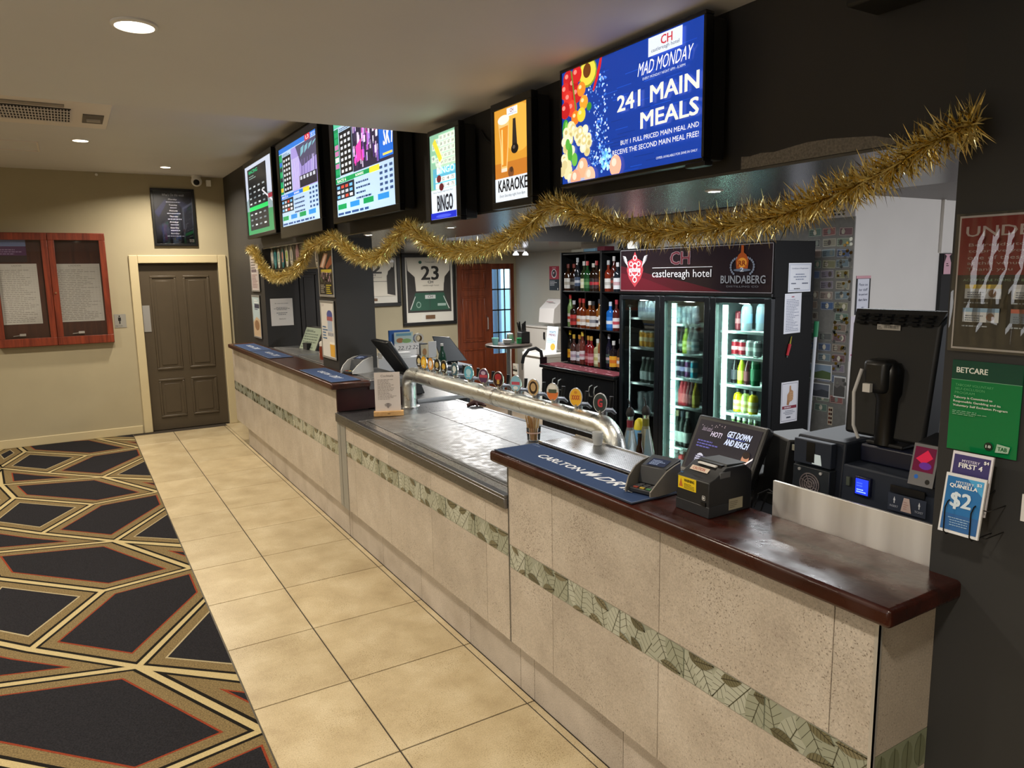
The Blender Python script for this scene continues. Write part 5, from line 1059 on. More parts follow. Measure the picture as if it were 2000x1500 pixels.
# framed football shirts
def shirt_frame(label, x0, x1, z0, z1, num, shorts):
    t = thing('framed_shirt', label, 'framed shirt', ((x0+x1)/2, YB-.03, z0)); fw = .05
    for a in (((x0,z0),(x1,z0+fw)), ((x0,z1-fw),(x1,z1)), ((x0,z0+fw),(x0+fw,z1-fw)), ((x1-fw,z0+fw),(x1,z1-fw))): obj(G().box((a[0][0],YB-.045,a[0][1]),(a[1][0],YB-.001,a[1][1])), 'frame_rail', BLACK, t, bevel=.004)
    obj(G().box((x0+fw,YB-.02,z0+fw),(x1-fw,YB-.001,z1-fw)), 'backing', M('#d9d5c9', .8), t)
    p = Print((x0+fw, YB-.0205, z0+fw), NY, x1-x0-2*fw, z1-z0-2*fw, rough=.8, lift=.0004)
    p.rect(.04,.15,.96,.99,'#262320')
    p.poly([(.04,.99),(.06,.80),(.20,.70),(.22,.48),(.80,.48),(.83,.70),(.94,.80),(.96,.99)],'#dfd8c8'); p.poly([(.05,.80),(.14,.72),(.20,.60),(.22,.48),(.06,.40)],'#1d1b19'); p.poly([(.95,.80),(.87,.72),(.81,.60),(.80,.48),(.95,.40)],'#1d1b19')
    p.text(num,.34,.655,.70,.865,'#1b1a1a',.035); p.text('CH',.47,.60,.58,.64,'#333333',.04); p.text('castlereagh hotel',.36,.55,.70,.58,'#777065'); p.ell(.32,.925,.035,.025,'#2a5a4a',10); p.text('Tattersalls Cup',.42,.91,.72,.94,'#666a60')
    if shorts:
        p.poly([(.20,.455),(.80,.455),(.92,.18),(.08,.18)],'#175440'); p.poly([(.48,.455),(.52,.455),(.51,.2),(.49,.2)],'#124333'); p.poly([(.19,.40),(.205,.40),(.10,.20),(.08,.20)],'#d9dcd6'); p.poly([(.80,.40),(.785,.40),(.90,.20),(.92,.20)],'#d9dcd6')
        p.rect(.40,.36,.62,.42,'#c9cdc8'); p.text('CH',.46,.375,.56,.41,'#4a4a4a',.02); p.ell(.26,.27,.05,.05,'#8fb0a0',12); p.ell(.26,.27,.035,.035,'#175440',12); p.rect(.66,.245,.84,.285,'#9fb8ac')
    else: p.rect(.04,.15,.96,.47,'#dfd8c8'); p.poly([(.9,.8),(.80,.6),(.80,.2),(.96,.16),(.96,.7)],'#1d1b19'); p.rect(.04,.148,.96,.153,'#9a958a')
    p.rect(.40,.045,.60,.105,'#6b4a2a'); p.build('shirt_and_shorts', t)
    boxo('glass', (x0+fw,YB-.038,z0+fw),(x1-fw,YB-.035,z1-fw), GLASS, t)
shirt_frame('framed football shirt and green shorts numbered twenty-three', 2.515, 3.375, 1.13, 2.165, '23', True)
shirt_frame('framed football shirt partly hidden behind the dark column', 1.63, 2.49, 1.43, 2.165, '12', False)

# ================================================================== bottles, cans
BM = {}
PROF = {  # kind: (body profile, cap profile, label (r, z0, z1))
 'spirit': ([(.036,0),(.038,.006),(.038,.165),(.030,.195),(.014,.215),(.0135,.275)], [(.0155,.255),(.0155,.298)], (.0384,.03,.125)),
 'square': ([(.040,0),(.042,.006),(.042,.170),(.036,.185),(.016,.200),(.015,.250)], [(.017,.235),(.017,.275)], (.0424,.025,.13)),
 'slim': ([(.030,0),(.032,.006),(.032,.200),(.022,.235),(.013,.255),(.0125,.310)], [(.0145,.290),(.0145,.335)], (.0324,.05,.14)),
 'wine': ([(.036,0),(.037,.006),(.037,.165),(.030,.205),(.015,.235),(.0145,.300)], [(.016,.255),(.016,.305)], (.0374,.04,.13)),
 'beer': ([(.030,0),(.031,.005),(.031,.120),(.022,.155),(.0125,.185),(.012,.222)], [(.014,.214),(.014,.230)], (.0314,.03,.105)),
 'juice': ([(.034,0),(.037,.01),(.037,.115),(.030,.140),(.018,.150),(.018,.160)], [(.021,.155),(.021,.180)], (.0374,.02,.095)),
 'water': ([(.041,0),(.043,.01),(.043,.150),(.038,.185),(.014,.215),(.014,.230)], [(.017,.222),(.017,.245)], (.0434,.06,.13)),
 'can': ([(.026,0),(.033,.008),(.033,.108),(.027,.120),(.026,.122)], None, (.0332,.010,.106)),
 'slimcan': ([(.024,0),(.029,.007),(.029,.138),(.025,.147),(.024,.149)], None, (.0292,.010,.136)),
}
def lm(kind, part, key, build):
    k = (kind, part, key)
    if k not in BM: BM[k] = build()
    return BM[k]
def drink(kind, loc, col, cap, lab, label, group=None, band=None, clear=0., name=None):
    body, cp, (lr, l0, l1) = PROF[kind]; can = kind in ('can', 'slimcan')
    t = thing(name or ('can' if can else 'bottle'), label, 'can' if can else 'bottle', loc, group=group)
    bm = M(col, .32, .75) if can else M(col, .08, trans=clear, coat=.3)
    inst(lm(kind, 'body', (col, clear), lambda: mesh(G().lathe(body, n=14), 'body', bm, True, 30)), 'can_body' if can else 'glass_body', t)
    if cp: inst(lm(kind, 'cap', cap, lambda: mesh(G().lathe(cp, n=12), 'cap', M(cap, .4), True, 30)), 'cap', t)
    if lab:
        inst(lm(kind, 'label', lab, lambda: mesh(G().lathe([(lr, l0), (lr, l1)], n=14, cap=False), 'label', M(lab, .35 if can else .6, .3 if can else 0.), True, 30)), 'printed_sleeve' if can else 'label', t)
        if band:
            z = l0+(l1-l0)*.35; inst(lm(kind, 'band', band, lambda: mesh(G().lathe([(lr+.0003, z), (lr+.0003, z+(l1-l0)*.3)], n=14, cap=False), 'label_band', M(band, .5), True, 30)), 'label_band', t)
    return t

# ================================================================== three-door drinks fridge
XF = 2.60
t = thing('drinks_fridge', 'black three-door glass drinks fridge with a lit hotel banner', 'fridge', (2.82, 4.29, 0))
INT = M('#4d5456', .5); FBK = M('#0b0b0c', .6, spec=.2)
obj(G().box((2.64,3.434,0),(3.05,3.47,1.67)), 'side_panel', FBK, t, bevel=.003); obj(G().box((2.64,5.085,0),(3.05,5.11,1.67)), 'side_panel', FBK, t, bevel=.003)
obj(G().box((3.02,3.47,.12),(3.05,5.085,1.67)), 'back_panel', INT, t)
obj(G().box((2.64,3.47,0),(3.02,5.085,.15)), 'base', FBK, t)
obj(G().box((2.62,3.434,1.665),(3.05,5.11,2.06)), 'top_box', FBK, t, bevel=.004)
for y in (4.57, 4.015): obj(G().box((2.66,y-.012,.15),(3.02,y+.012,1.665)), 'divider', INT, t)
p = Print((XF+.018, 5.098, 1.694), NX, 5.098-3.446, .357, emit=.05, rough=.12)
p.rect(0,0,1,1,'#241b1e'); p.poly([(0,0),(.75,0),(.5,.22),(.22,.42),(0,.62)],'#4c1a22'); p.poly([(0,0),(.45,0),(.2,.3),(0,.45)],'#5e1c26'); p.frame(.002,.01,.998,.99,.0025,'#8d8a8c')
cx = .118
p.poly([(cx,.95),(cx+.02,.78),(cx+.055,.72),(cx+.065,.50),(cx+.045,.30),(cx,.10),(cx-.045,.30),(cx-.065,.50),(cx-.055,.72),(cx-.02,.78)],'#b9424a')
for sgn in (-1, 1):
    for k in range(5): p.poly([(cx+sgn*(.045+.004*k),.50+.06*k),(cx+sgn*(.088+.003*k-.012*(k==0)),.72+.035*k),(cx+sgn*(.058+.004*k),.60+.06*k)],'#c9c4c6', 1 if k == 0 else 0)
for k, (u, v, r_) in enumerate(((0,.80,.016),(-.03,.66,.015),(.03,.66,.015),(0,.60,.022),(-.032,.42,.014),(.032,.42,.014),(0,.28,.018))): p.ell(cx+u,v,r_,r_*4.2,'#e3c9cb',10, 1 if k == 0 else 0); p.ell(cx+u,v,r_*.6,r_*2.6,'#a32a34',10)
p.rect(cx-.045,.47,cx+.045,.55,'#ead9da'); p.text('ESTD',cx-.03,.485,cx+.03,.535,'#8f2630',.03)
p.poly([(cx-.03,.42),(cx,.34),(cx+.03,.42),(cx+.012,.42),(cx,.38),(cx-.012,.42)],'#ead9da')
for b, c in ((.05,'#a58f94'),(.018,'#5c2a30')): p.text('CH',.385,.62,.515,.90,c,b)
p.rect(.255,.545,.66,.557,'#d9d5d6'); p.text('castlereagh hotel',.255,.28,.655,.50,'#e2dfe0',.012)
u0 = .835
for k in range(9):
    for sgn in (-1, 1): a = .25+.28*k; p.ell(u0+sgn*(.020+.045*math.sin(a)),.52+.20*math.cos(a)*.9+.02,.006,.028,'#6f7480',6, 1 if k == 0 and sgn < 0 else 0)
p.poly([(u0-.032,.50),(u0+.032,.50),(u0+.036,.66),(u0+.022,.78),(u0+.008,.82),(u0+.007,.97),(u0-.007,.97),(u0-.008,.82),(u0-.022,.78),(u0-.036,.66)],'#9a4a22'); p.ell(u0,.62,.026,.10,'#d08a32',14); p.text('RR',u0-.02,.56,u0+.02,.66,'#7a2f1c',.04); p.ell(u0,.47,.05,.03,'#5f6674',12); p.text('2',u0-.01,.44,u0+.01,.52,'#b9bcc4',.04)
p.text('BUNDABERG',.715,.20,.965,.36,'#85868a',.02); p.text('DISTILLING CO',.75,.12,.93,.155,'#6d6e72',.01)
p.build('banner', t)
obj(G().box((XF-.0,3.44,1.672),(XF+.04,5.104,1.692)), 'banner_rail', BLACK, t)
for (a, b, c, d) in ((5.088,4.572,5.055,4.628), (4.567,4.018,4.512,4.072), (4.012,3.436,3.955,3.498)):
    g = G()
    for q in (((XF,c,.10),(XF+.04,a,1.66)), ((XF,b,.10),(XF+.04,d,1.66)), ((XF,d,1.622),(XF+.04,c,1.66)), ((XF,d,.10),(XF+.04,c,.17))): g.box(*q)
    dr = obj(g, 'door', M('#15181c', .3), t, bevel=.004)
    obj(G().box((XF+.018,d,.17),(XF+.022,c,1.622)), 'glass_pane', GLASSD, dr)
    area('fridge_top_fill', (XF+.11, (c+d)/2, 1.655), .08, 7, (.86, 1, .95), aim=(.3, 0, -1), sy=.3)  # unseen fill added at the top of each bay to brighten its contents
    area('fridge_side_fill', (XF+.075, c-.012, .9), .03, 6 if a < 5 else 3, (.86, 1, .95), aim=(.8, -1, 0), sy=1.3)  # added side fill behind the stile; the left bay has no strip of its own
LEDM = M('#d2fff0', .5, emit=26)
for y in (4.475, 3.92):
    obj(G().box((2.668,y-.022,.19),(2.676,y+.022,1.60)), 'led_strip', LEDM, t, label='bright white vertical light strip')
    for k in range(19): obj(G().box((2.660,y-.023,.22+.074*k),(2.668,y+.023,.2235+.074*k)), 'strip_bracket', M('#8fa39f', .5), t)
SHELF = {1: (1.455,1.19,.87,.607), 2: (1.425,1.178,.972,.732,.375), 3: (1.40,1.205,.985,.762,.44)}
BAY = {1: (4.585,5.083), 2: (4.03,4.556), 3: (3.472,4.0)}
WIRE = M('#c9d2d2', .3, .6)
for b in SHELF:
    for z in SHELF[b]:
        g = G()
        for k in range(9): x = 2.72+.0365*k; g.box((x, BAY[b][0], z-.006), (x+.005, BAY[b][1], z-.001))
        obj(g, 'wire_shelf', WIRE, t, kind='stuff'); obj(G().box((2.712, BAY[b][0], z-.014), (2.72, BAY[b][1], z+.004)), 'shelf_front', WIRE, t)
XB = 2.795
for y, c, l in ((4.54,('#c4cdd2','#a9c6d6','#dfe9ee'),'pale blue can at the left on the top shelf behind the middle fridge door'), (4.47,('#c4cdd2','#b9c6cf','#7f97a6'),'silver can second from left on the top shelf, middle fridge door'), (4.415,('#c4cdd2','#c3ced6','#8296a8'),'silver can third from left on the top shelf, middle fridge door'), (4.352,('#c4cdd2','#aebccb','#dce4ea'),'silver can at the right end of the top shelf, middle fridge door')):
    drink('slimcan', (XB, y, 1.425), c[0], None, c[1], l, band=c[2])
for y, c, cap, lab, band, cl, l in ((4.55,'#1d1412','#2a2a2a','#2b2b30','#8f8a7c',0,'dark beer bottle left on the second shelf, middle fridge door'), (4.505,'#1a1512','#3a3a3a','#3d4a46','#b9c2b8',0,'dark bottle with green label beside the lime drink, middle fridge door'), (4.455,'#b8d22e','#c9cfc9','#dfe88a','#a8c42a',.2,'lime green drink bottle on the second shelf, middle fridge door'), (4.405,'#dfe6e4','#e6e9e9','#d9c9b4','#f0efe8',.5,'clear bottle with beige label right of the lime drink, middle fridge door'), (4.35,'#dfe8ea','#e9eef0','#e6f0f2','#8fb9c4',.5,'clear bottle with white label at the right, second shelf, middle fridge door')):
    drink('beer', (XB, y, 1.178), c, cap, lab, l, band=band, clear=cl)
for y, c, band, l in ((4.54,'#24203a','#c9c4d6','dark navy slim can left on the third shelf, middle fridge door'), (4.482,'#1f1c34','#9a8fc0','dark violet slim can second on the third shelf, middle fridge door'), (4.424,'#7a3f78','#d0b9d6','purple slim can third on the third shelf, middle fridge door'), (4.358,'#2fb3cf','#d6f2f6','cyan slim can right on the third shelf, middle fridge door')):
    drink('slimcan', (XB, y, .972), '#c4cdd2', None, c, l, band=band)
for y, c, cap, lab, cl, l in ((4.548,'#9fd0d2','#dff0f0','#b9e0e0',.4,'pale aqua bottle at the left of the red drinks, middle fridge door'), (4.496,'#d23a48','#c9d6d6','#e0666c',.15,'bright red drink bottle, left one of the pair, middle fridge door'), (4.452,'#cf3440','#d9d9d9','#e3787c',.15,'bright red drink bottle, right one of the pair, middle fridge door'), (4.41,'#8f2630','#c9c9c9','#b9626a',.1,'deep red drink bottle right of the bright red pair, middle fridge door'), (4.37,'#54201e','#b9b9b9','#8a4a48',.1,'brown-red drink bottle beside the yellow one, middle fridge door'), (4.33,'#e0c22e','#d9d9c9','#efd95a',.1,'yellow drink bottle at the right of the fourth shelf, middle fridge door')):
    drink('beer', (XB, y, .732), c, cap, lab, l, clear=cl)
for y, c, cap, l in ((4.545,'#2a342c','#c9b98a','wine bottle with gold cap and white label, left, middle fridge door'), (4.485,'#26302c','#3a4450','wine bottle with slate cap and white label, middle fridge door'), (4.42,'#20281f','#b9c0b4','wine bottle with pale cap and white label, right, middle fridge door')):
    drink('wine', (XB, y, .375), c, cap, '#dfe6e2', l, clear=.2)
drink('juice', (XB, 4.555, .152), '#d9e6e6', '#e6eeee', None, 'clear squat jar on the floor of the fridge behind the middle door', clear=.6)
drink('juice', (XB, 4.48, .152), '#c02a34', '#d9d9d9', '#d04a50', 'red squat bottle on the floor of the fridge, middle door')
drink('slimcan', (XB+.04, 3.93, 1.40), '#6d2832', None, '#7f2f3a', 'maroon slim can on the top shelf, right fridge door', band='#a86a70')
drink('water', (XB+.04, 3.855, 1.40), '#c9dfe9', '#3f8fc0', '#8fc0d9', 'large clear water bottle with blue cap, right fridge door', clear=.45); drink('water', (XB+.04+.06, 3.765, 1.40), '#b9d0dc', '#5f7f96', '#7f9aae', 'large clear water bottle behind at the far right, right fridge door', clear=.45)
for y, c, band, l in ((3.955,'#a31f30','#d9a0a6','red can left of the pair on the second shelf, right fridge door'), (3.885,'#9a1d2e','#c98a92','red can right of the pair on the second shelf, right fridge door'), (3.812,'#8f9894','#c4ccc6','silver-grey can beside the red pair, right fridge door'), (3.742,'#7d8886','#b4bcb8','silver-grey can at the right end of the second shelf, right fridge door')):
    drink('can', (XB+.04, y, 1.205), '#c0c6c6', None, c, l, band=band)
for y, c, cap, lab, cl, l in ((3.955,'#241c22','#c9c9c9','#4a4650',0,'black cola bottle left on the third shelf, right fridge door'), (3.888,'#c2d02c','#c9c9c9','#dfe06a',.15,'lime soft drink bottle on the third shelf, right fridge door'), (3.825,'#4a1c24','#b9b9b9','#7d3a44',.05,'dark red soft drink bottle on the third shelf, right fridge door'), (3.752,'#1f6a44','#c9d9c9','#2f7f55',.15,'broad green soft drink bottle on the third shelf, right fridge door')):
    drink('beer' if y > 3.77 else 'wine', (XB+.04, y, .985), c, cap, lab, l, clear=cl)
for y, l, c in ((3.915,'yellow juice bottle with dark cap, left of three, right fridge door','#e8cf1f'), (3.838,'pale green juice bottle with dark cap, middle of three, right fridge door','#b9cf7a'), (3.765,'yellow juice bottle with dark cap, right of three, right fridge door','#e6cc24')):
    drink('juice', (XB+.04, y, .762), c, '#1c1c1c', '#e6e2b0', l, band='#c9b96a')
for k, (y, o) in enumerate(((3.96,'leftmost'),(3.90,'second from left'),(3.845,'third from left'),(3.79,'fourth from left'),(3.735,'rightmost'))):
    drink('wine', (XB+.04, y, .44), '#8fa86a', '#dfe4dc', '#cfd6c0', 'pale green wine bottle with white cap, %s of five, right fridge door' % o, clear=.4)
for k, (y, o) in enumerate(((5.02,'leftmost'),(4.955,'second'),(4.89,'third'),(4.825,'fourth'),(4.76,'rightmost'))):
    drink('slimcan', (XB, y, 1.455), '#b9c9d6', None, '#dfe9f0', 'white and pale blue can, %s of five, top shelf, left fridge door' % o, band='#a9c0d6')
for y, o in ((5.0,'left'),(4.93,'middle'),(4.865,'right')): drink('slimcan', (XB, y, 1.19), '#c9c9c0', None, '#e5a92e', 'orange-yellow can, %s of three, left fridge door' % o, band='#f0dfb0')
for y, o in ((4.985,'left'),(4.925,'middle'),(4.865,'right')): drink('beer', (XB, y, .87), '#5a6a62', '#c9c9c9', '#d9e6e6', 'grey-green beer bottle with white label, %s of three, left fridge door' % o, clear=.3)
GLS = M('#e6eef2', .08, trans=.7); k = 0
gm = mesh(G().lathe([(.028,0),(.035,.105),(.033,.105),(.0265,.004)], n=14), 'glass_wall', GLS, True)
for o, y, x in (('left front',5.04,2.82),('middle front',4.96,2.82),('right front',4.88,2.82),('left rear',5.0,2.90),('right rear',4.92,2.90)):
    for lv in (0, 1):
        tt = thing('beer_glass', 'clear upturned glass, %s, %s layer, in the left fridge bay' % (o, ('lower','upper')[lv]), 'glass', (x, y, .607+.06*lv), group='glasses chilling in the fridge'); inst(gm, 'glass_wall', tt)
for y, c, l in ((5.02,'#e0cf3a','yellow carton bottle on the floor of the fridge, left door'), (4.94,'#4a8fc8','blue bottle on the floor of the fridge, left door'), (4.86,'#dfe6ea','white bottle on the floor of the fridge, left door')): drink('juice', (XB, y, .152), c, '#d9d9d9', None, l)
# things on the fridge side and top
t, p = sheet('certificate', 'white bordered certificate taped high on the fridge side', 'certificate', (2.765,3.4325,1.70), NY, .245,.205,.001,'#e3e4ea'); p.frame(.04,.05,.96,.95,.012,'#8f9ab8'); p.text('Certificate of Registration',.14,.78,.86,.84,'#5a6484'); p.lines(.2,.42,.8,.68,3,'#7f88a0',3,.4,True); p.lines(.12,.28,.38,.36,1,'#50586e',5); p.lines(.6,.28,.9,.36,1,'#50586e',6); p.lines(.25,.1,.65,.2,1,'#30343f',8,.3); p.build('print', t)
t, p = sheet('letter', 'long white letter taped below the certificate on the fridge side', 'letter', (2.735,3.4325,1.405), (Vector((1,0,.02)),(0,0,1)), .18,.285,.001,'#e2e2ea'); p.rect(.40,.90,.56,.93,'#b06a7a'); p.lines(.10,.06,.9,.88,20,'#8f93a8',4,.4); p.build('print', t)
t, p = sheet('thumb_poster', 'white card with a thumbs-up hand low on the fridge side', 'notice', (2.735,3.4325,.755), NY, .185,.30,.001,'#e6e4ea'); p.frame(.05,.04,.95,.96,.012,'#3c4258'); p.poly([(.36,.48),(.64,.52),(.72,.62),(.70,.76),(.58,.80),(.56,.90),(.48,.90),(.47,.76),(.36,.68)],'#b98a5f')
for k in range(4): p.rect(.50,.545+.055*k,.71,.585+.055*k,'#c99a6c', 1 if k == 0 else 0)
p.poly([(.34,.44),(.46,.42),(.52,.52),(.36,.56)],'#a87a50'); p.rect(.08,.34,.92,.41,'#8a2438'); p.lines(.2,.36,.8,.395,1,'#e6d9dc',3,.8); p.lines(.14,.2,.86,.32,3,'#8f93a0',3,.4,True); p.lines(.35,.11,.65,.15,1,'#30344a',5,.8); p.build('print', t)
t = thing('bottle_opener', 'red handled bottle knife hanging on the fridge side', 'tool', (2.79,3.42,1.25)); obj(G().tube([(2.775,3.425,1.25),(2.80,3.425,1.33)],[.009,.011],8), 'red_handle', M('#b0202a', .4), t); obj(G().tube([(2.80,3.425,1.33),(2.815,3.425,1.385)],[.006,.003],6), 'tip', M('#c9b84a', .3, .6), t); obj(G().tube([(2.772,3.425,1.235),(2.777,3.425,1.255)],.005,6), 'end', STEEL, t)
obj(G().lathe([(.05,0),(.055,.04),(.06,.07),(.05,.07),(.045,.01)], (2.70,5.02,2.061), 16), 'white_bowl', WHITEP, label='white bowl on top of the fridge under the tinsel', cat='bowl')

# ================================================================== spirits shelves and back bar
t = thing('back_bar_cabinet', 'black back bar cabinet with curved handles and a dark red mat edge', 'cabinet', (2.85, 5.75, 0))
obj(G().box((2.60,5.13,0),(3.28,6.34,.885)), 'carcass', M('#0f0f10', .35), t, bevel=.003); obj(G().box((2.57,5.13,.885),(3.28,6.36,.918)), 'top', M('#141415', .3), t, bevel=.006)
for a, b, y in ((5.14,5.44,5.39),(5.44,5.74,5.47),(5.74,6.04,5.985),(6.04,6.335,6.085)):
    dr = obj(G().box((2.585,a+.003,.09),(2.60,b-.003,.87)), 'door', M('#121213', .32), t, bevel=.003)
    obj(G().tube([(2.585,y,.80),(2.555,y,.79),(2.545,y,.745),(2.555,y,.70),(2.585,y,.69)], .006, 8), 'handle', CHROME, dr)
mt = thing('bar_mat', 'dark red printed bar mat along the back bar front edge', 'bar mat', (2.68,5.75,.918)); obj(G().box((2.575,5.14,.919),(2.80,6.34,.924)), 'mat_base', M('#5e1a26', .85), mt)
p = Print((2.578,6.33,.9242), (Vector((0,-1,0)),Vector((1,0,0))), 1.18,.215, rough=.9); p.rect(.005,.02,.995,.98,'#73222f'); r = random.Random(3)
for k in range(30): u, v = r.uniform(.02,.95), r.choice([.14,.3,.62,.78]); p.rect(u,v,u+r.uniform(.02,.05),v+.08,r.choice(['#b98a92','#a5525e','#c9a0a4']), 0 if k else 1)
p.build('printed_face', mt)
t = thing('bottle_shelves', 'black open bottle shelves standing on the back bar', 'shelves', (3.05,5.75,.925))
SB = M('#111112', .45)
for y in (6.335, 5.665, 5.135): obj(G().box((2.84,y-.012,.925),(3.26,y+.012,2.07)), 'upright', SB, t, bevel=.002)
obj(G().box((3.245,5.135,.925),(3.26,6.335,2.07)), 'back_panel', SB, t)
for z in (2.055, 1.675, 1.30): obj(G().box((2.845,5.15,z-.012),(3.245,6.32,z)), 'shelf', SB, t, bevel=.002)
obj(G().box((2.90,5.99,.925),(2.91,6.0,2.05)), 'thin_post', STEELD, t)
XS_ = 2.885
SP = [ # kind, y, z, col, cap, lab, band, clear, label
 ('square',6.34-.075,1.676,'#3a1f10','#7a3a30','#e6e2da','#b9b0a0',0,'whisky bottle with white label, leftmost on the top spirits shelf'),
 ('square',6.185,1.676,'#2a160c','#8a3a30','#2a2522','#8f8a80',0,'dark whisky bottle with red-brown cap second on the top spirits shelf'),
 ('slim',6.10,1.676,'#23262a','#b9bdc0','#4a5a74','#c9ccd4',0,'black bottle with blue-white label third on the top spirits shelf'),
 ('spirit',6.01,1.676,'#2f3a20','#d9d6d0','#e9e4b9','#f4f2d9',0,'green bottle with big cream label on the top spirits shelf'),
 ('spirit',5.935,1.676,'#1f4a24','#c94a4a','#2f6a34','#6a9a5a',0,'green bottle with red cap on the top spirits shelf'),
 ('square',5.855,1.676,'#241408','#c9c4b8','#2a2420','#b02a38',0,'dark bottle with slanted red label on the top spirits shelf'),
 ('spirit',5.785,1.676,'#2a1a12','#a02a2a','#3a1f1f','#c03a3a',0,'dark bottle with red neck on the top spirits shelf'),
 ('slim',5.715,1.676,'#c07a24','#2a2a2a','#d9943a','#e9c06a',.1,'amber bottle at the right end of the top spirits shelf, left bay'),
 ('spirit',5.60,1.676,'#7a2a18','#b9b9b9','#e0dcd6','#b9b4ac',.0,'red-brown bottle with white label in the right bay, top shelf'),
 ('slim',5.535,1.676,'#4a1c14','#c9c4c0','#3a2420','#8f3a30',.0,'dark red slim bottle in the right bay, top shelf'),
 ('square',5.46,1.676,'#20242a','#e0dcdc','#e6e4e6','#c9a0a4',.0,'black bottle with white label nearest the fridge, top shelf'),
 ('slim',6.25,1.301,'#8fae6a','#b8322e','#e0d9c9','#d23a30',.1,'bottle with green and red label leftmost on the middle spirits shelf'),
 ('square',6.165,1.301,'#2a1a12','#c9c9c9','#c23a34','#7a2020',0,'dark bottle with red label second on the middle spirits shelf'),
 ('spirit',6.08,1.301,'#6a2a12','#b03a34','#e6ddd0','#d98a4a',.1,'brown bourbon bottle with cream label and red cap, middle spirits shelf'),
 ('spirit',6.00,1.301,'#7a3414','#c23a3a','#efe9e0','#c9b0a0',.1,'brown bourbon bottle with white label beside the cream one, middle shelf'),
 ('square',5.915,1.301,'#8a4418','#e0d9d0','#ece8e2','#b98a5a',.15,'amber bottle with tall white label, middle spirits shelf'),
 ('square',5.835,1.301,'#5a2c12','#2a2a2e','#dcd8d2','#8a8a90',.1,'brown bottle with grey badge label, middle spirits shelf'),
 ('spirit',5.755,1.301,'#9a5a20','#3a3a44','#e9e5df','#3a3a44',.15,'amber bottle with navy cap, middle spirits shelf'),
 ('slim',5.705,1.301,'#8f6a3a','#c9b48a','#efece6','#a9a090',.15,'pale amber bottle at the right of the middle shelf, left bay'),
 ('square',5.585,1.301,'#1f6ac0','#c9d6e6','#2a7ad0','#e6eef8',.1,'bright blue spirit bottle in the right bay, middle shelf'),
 ('spirit',5.475,1.301,'#5a2420','#b03a44','#e9dfe0','#c94a58',.1,'bottle with pink and white label beside the blue bottle'),
 ('slim',6.255,.926,'#1c1512','#e6c82e','#e9ae24','#d98a1a',0,'black bottle with yellow cap and label leftmost on the bottom spirits row'),
 ('spirit',6.17,.926,'#5a3a34','#d9b24a','#e0d6dc','#b9a0b0',.2,'pinkish bottle with pale label second on the bottom spirits row'),
 ('spirit',6.09,.926,'#6a4a44','#c98a3a','#e6e6ea','#9aa0b0',.2,'bottle with white label and gold cap on the bottom spirits row'),
 ('slim',6.02,.926,'#7a3a30','#e0c24a','#e9dfe0','#c9909a',.15,'rosy bottle with yellow cap on the bottom spirits row'),
 ('spirit',5.94,.926,'#7a1c20','#c9963a','#a03a40','#c98a8a',.1,'deep red bottle with gold cap on the bottom spirits row'),
 ('spirit',5.87,.926,'#8a2224','#d0a24a','#b96a74','#e0b0b4',.1,'red liqueur bottle with pink label on the bottom spirits row'),
 ('square',5.785,.926,'#d9d6a0','#dfe0d6','#e3e0b4','#c9c07a',.4,'pale yellow clear bottle near the right of the bottom spirits row'),
 ('slim',5.715,.926,'#a0603a','#c9a05a','#c9c0b0','#e0d9c9',.2,'amber bottle behind the pale yellow one on the bottom spirits row'),
 ('slim',5.605,.926,'#1c1a2a','#b9b9c0','#4a5a54','#c9b0b4',0,'dark wine-coloured bottle in the right bay, bottom row'),
 ('square',5.515,.926,'#20181a','#d9d6d0','#efb02e','#e07a2a',0,'black bottle with orange label in the right bay, bottom row'),
 ('spirit',5.43,.926,'#2a1c18','#c9c4c0','#c98a4a','#e0dcd6',0,'brown bottle with round cream label nearest the fridge, bottom row'),
]
for k, (kd, y, z, c, cap, lab, band, cl, l) in enumerate(SP): drink(kd, (XS_+(.015 if k % 2 else 0), y, z), c, cap, lab, l, band=band, clear=cl)
# bits on top of the shelves
solid('carton', 'pale carton lying on top of the bottle shelves', 'box', (2.95,6.10,2.071),(3.10,6.30,2.10), M('#b9b4a0', .6)); solid('carton', 'blue carton lying on top of the bottle shelves', 'box', (2.95,5.90,2.071),(3.10,6.085,2.10), M('#7fa6bc', .6)); solid('carton', 'dark red box on top of the bottle shelves', 'box', (2.95,5.75,2.071),(3.08,5.86,2.115), M('#6a2430', .6))
for y, l in ((5.50,'chrome ring end of a tube on the shelf top, left'), (5.42,'chrome ring end of a tube on the shelf top, right')):
    g = G().tube([(2.94, y+.036*math.cos(2*PI*k/18), 2.108+.036*math.sin(2*PI*k/18)) for k in range(19)], .004, 6); t = thing('poster_tube', l, 'tube', (3.05,y,2.072)); obj(g, 'end_ring', CHROME, t); obj(G().lathe([(.034,2.945),(.034,3.2)], (0,y,2.108), 16, axis='X'), 'tube_body', BLACKM, t)
# soda gun hose
t = thing('soda_gun', 'black curved soda gun hose hooked at the end of the back bar', 'soda gun', (2.5,6.4,.92)); obj(G().tube([(2.62,6.37,.955),(2.60,6.37,1.05),(2.55,6.39,1.085),(2.48,6.42,1.07),(2.43,6.44,1.0),(2.42,6.45,.93)], .018, 10), 'hose', BLACKM, t); obj(G().tube([(2.42,6.45,.93),(2.42,6.45,.86)], [.012,.008], 8), 'nozzle', STEEL, t); obj(G().box((2.58,6.345,.918),(2.66,6.36,.99)), 'holster', BLACK, t)

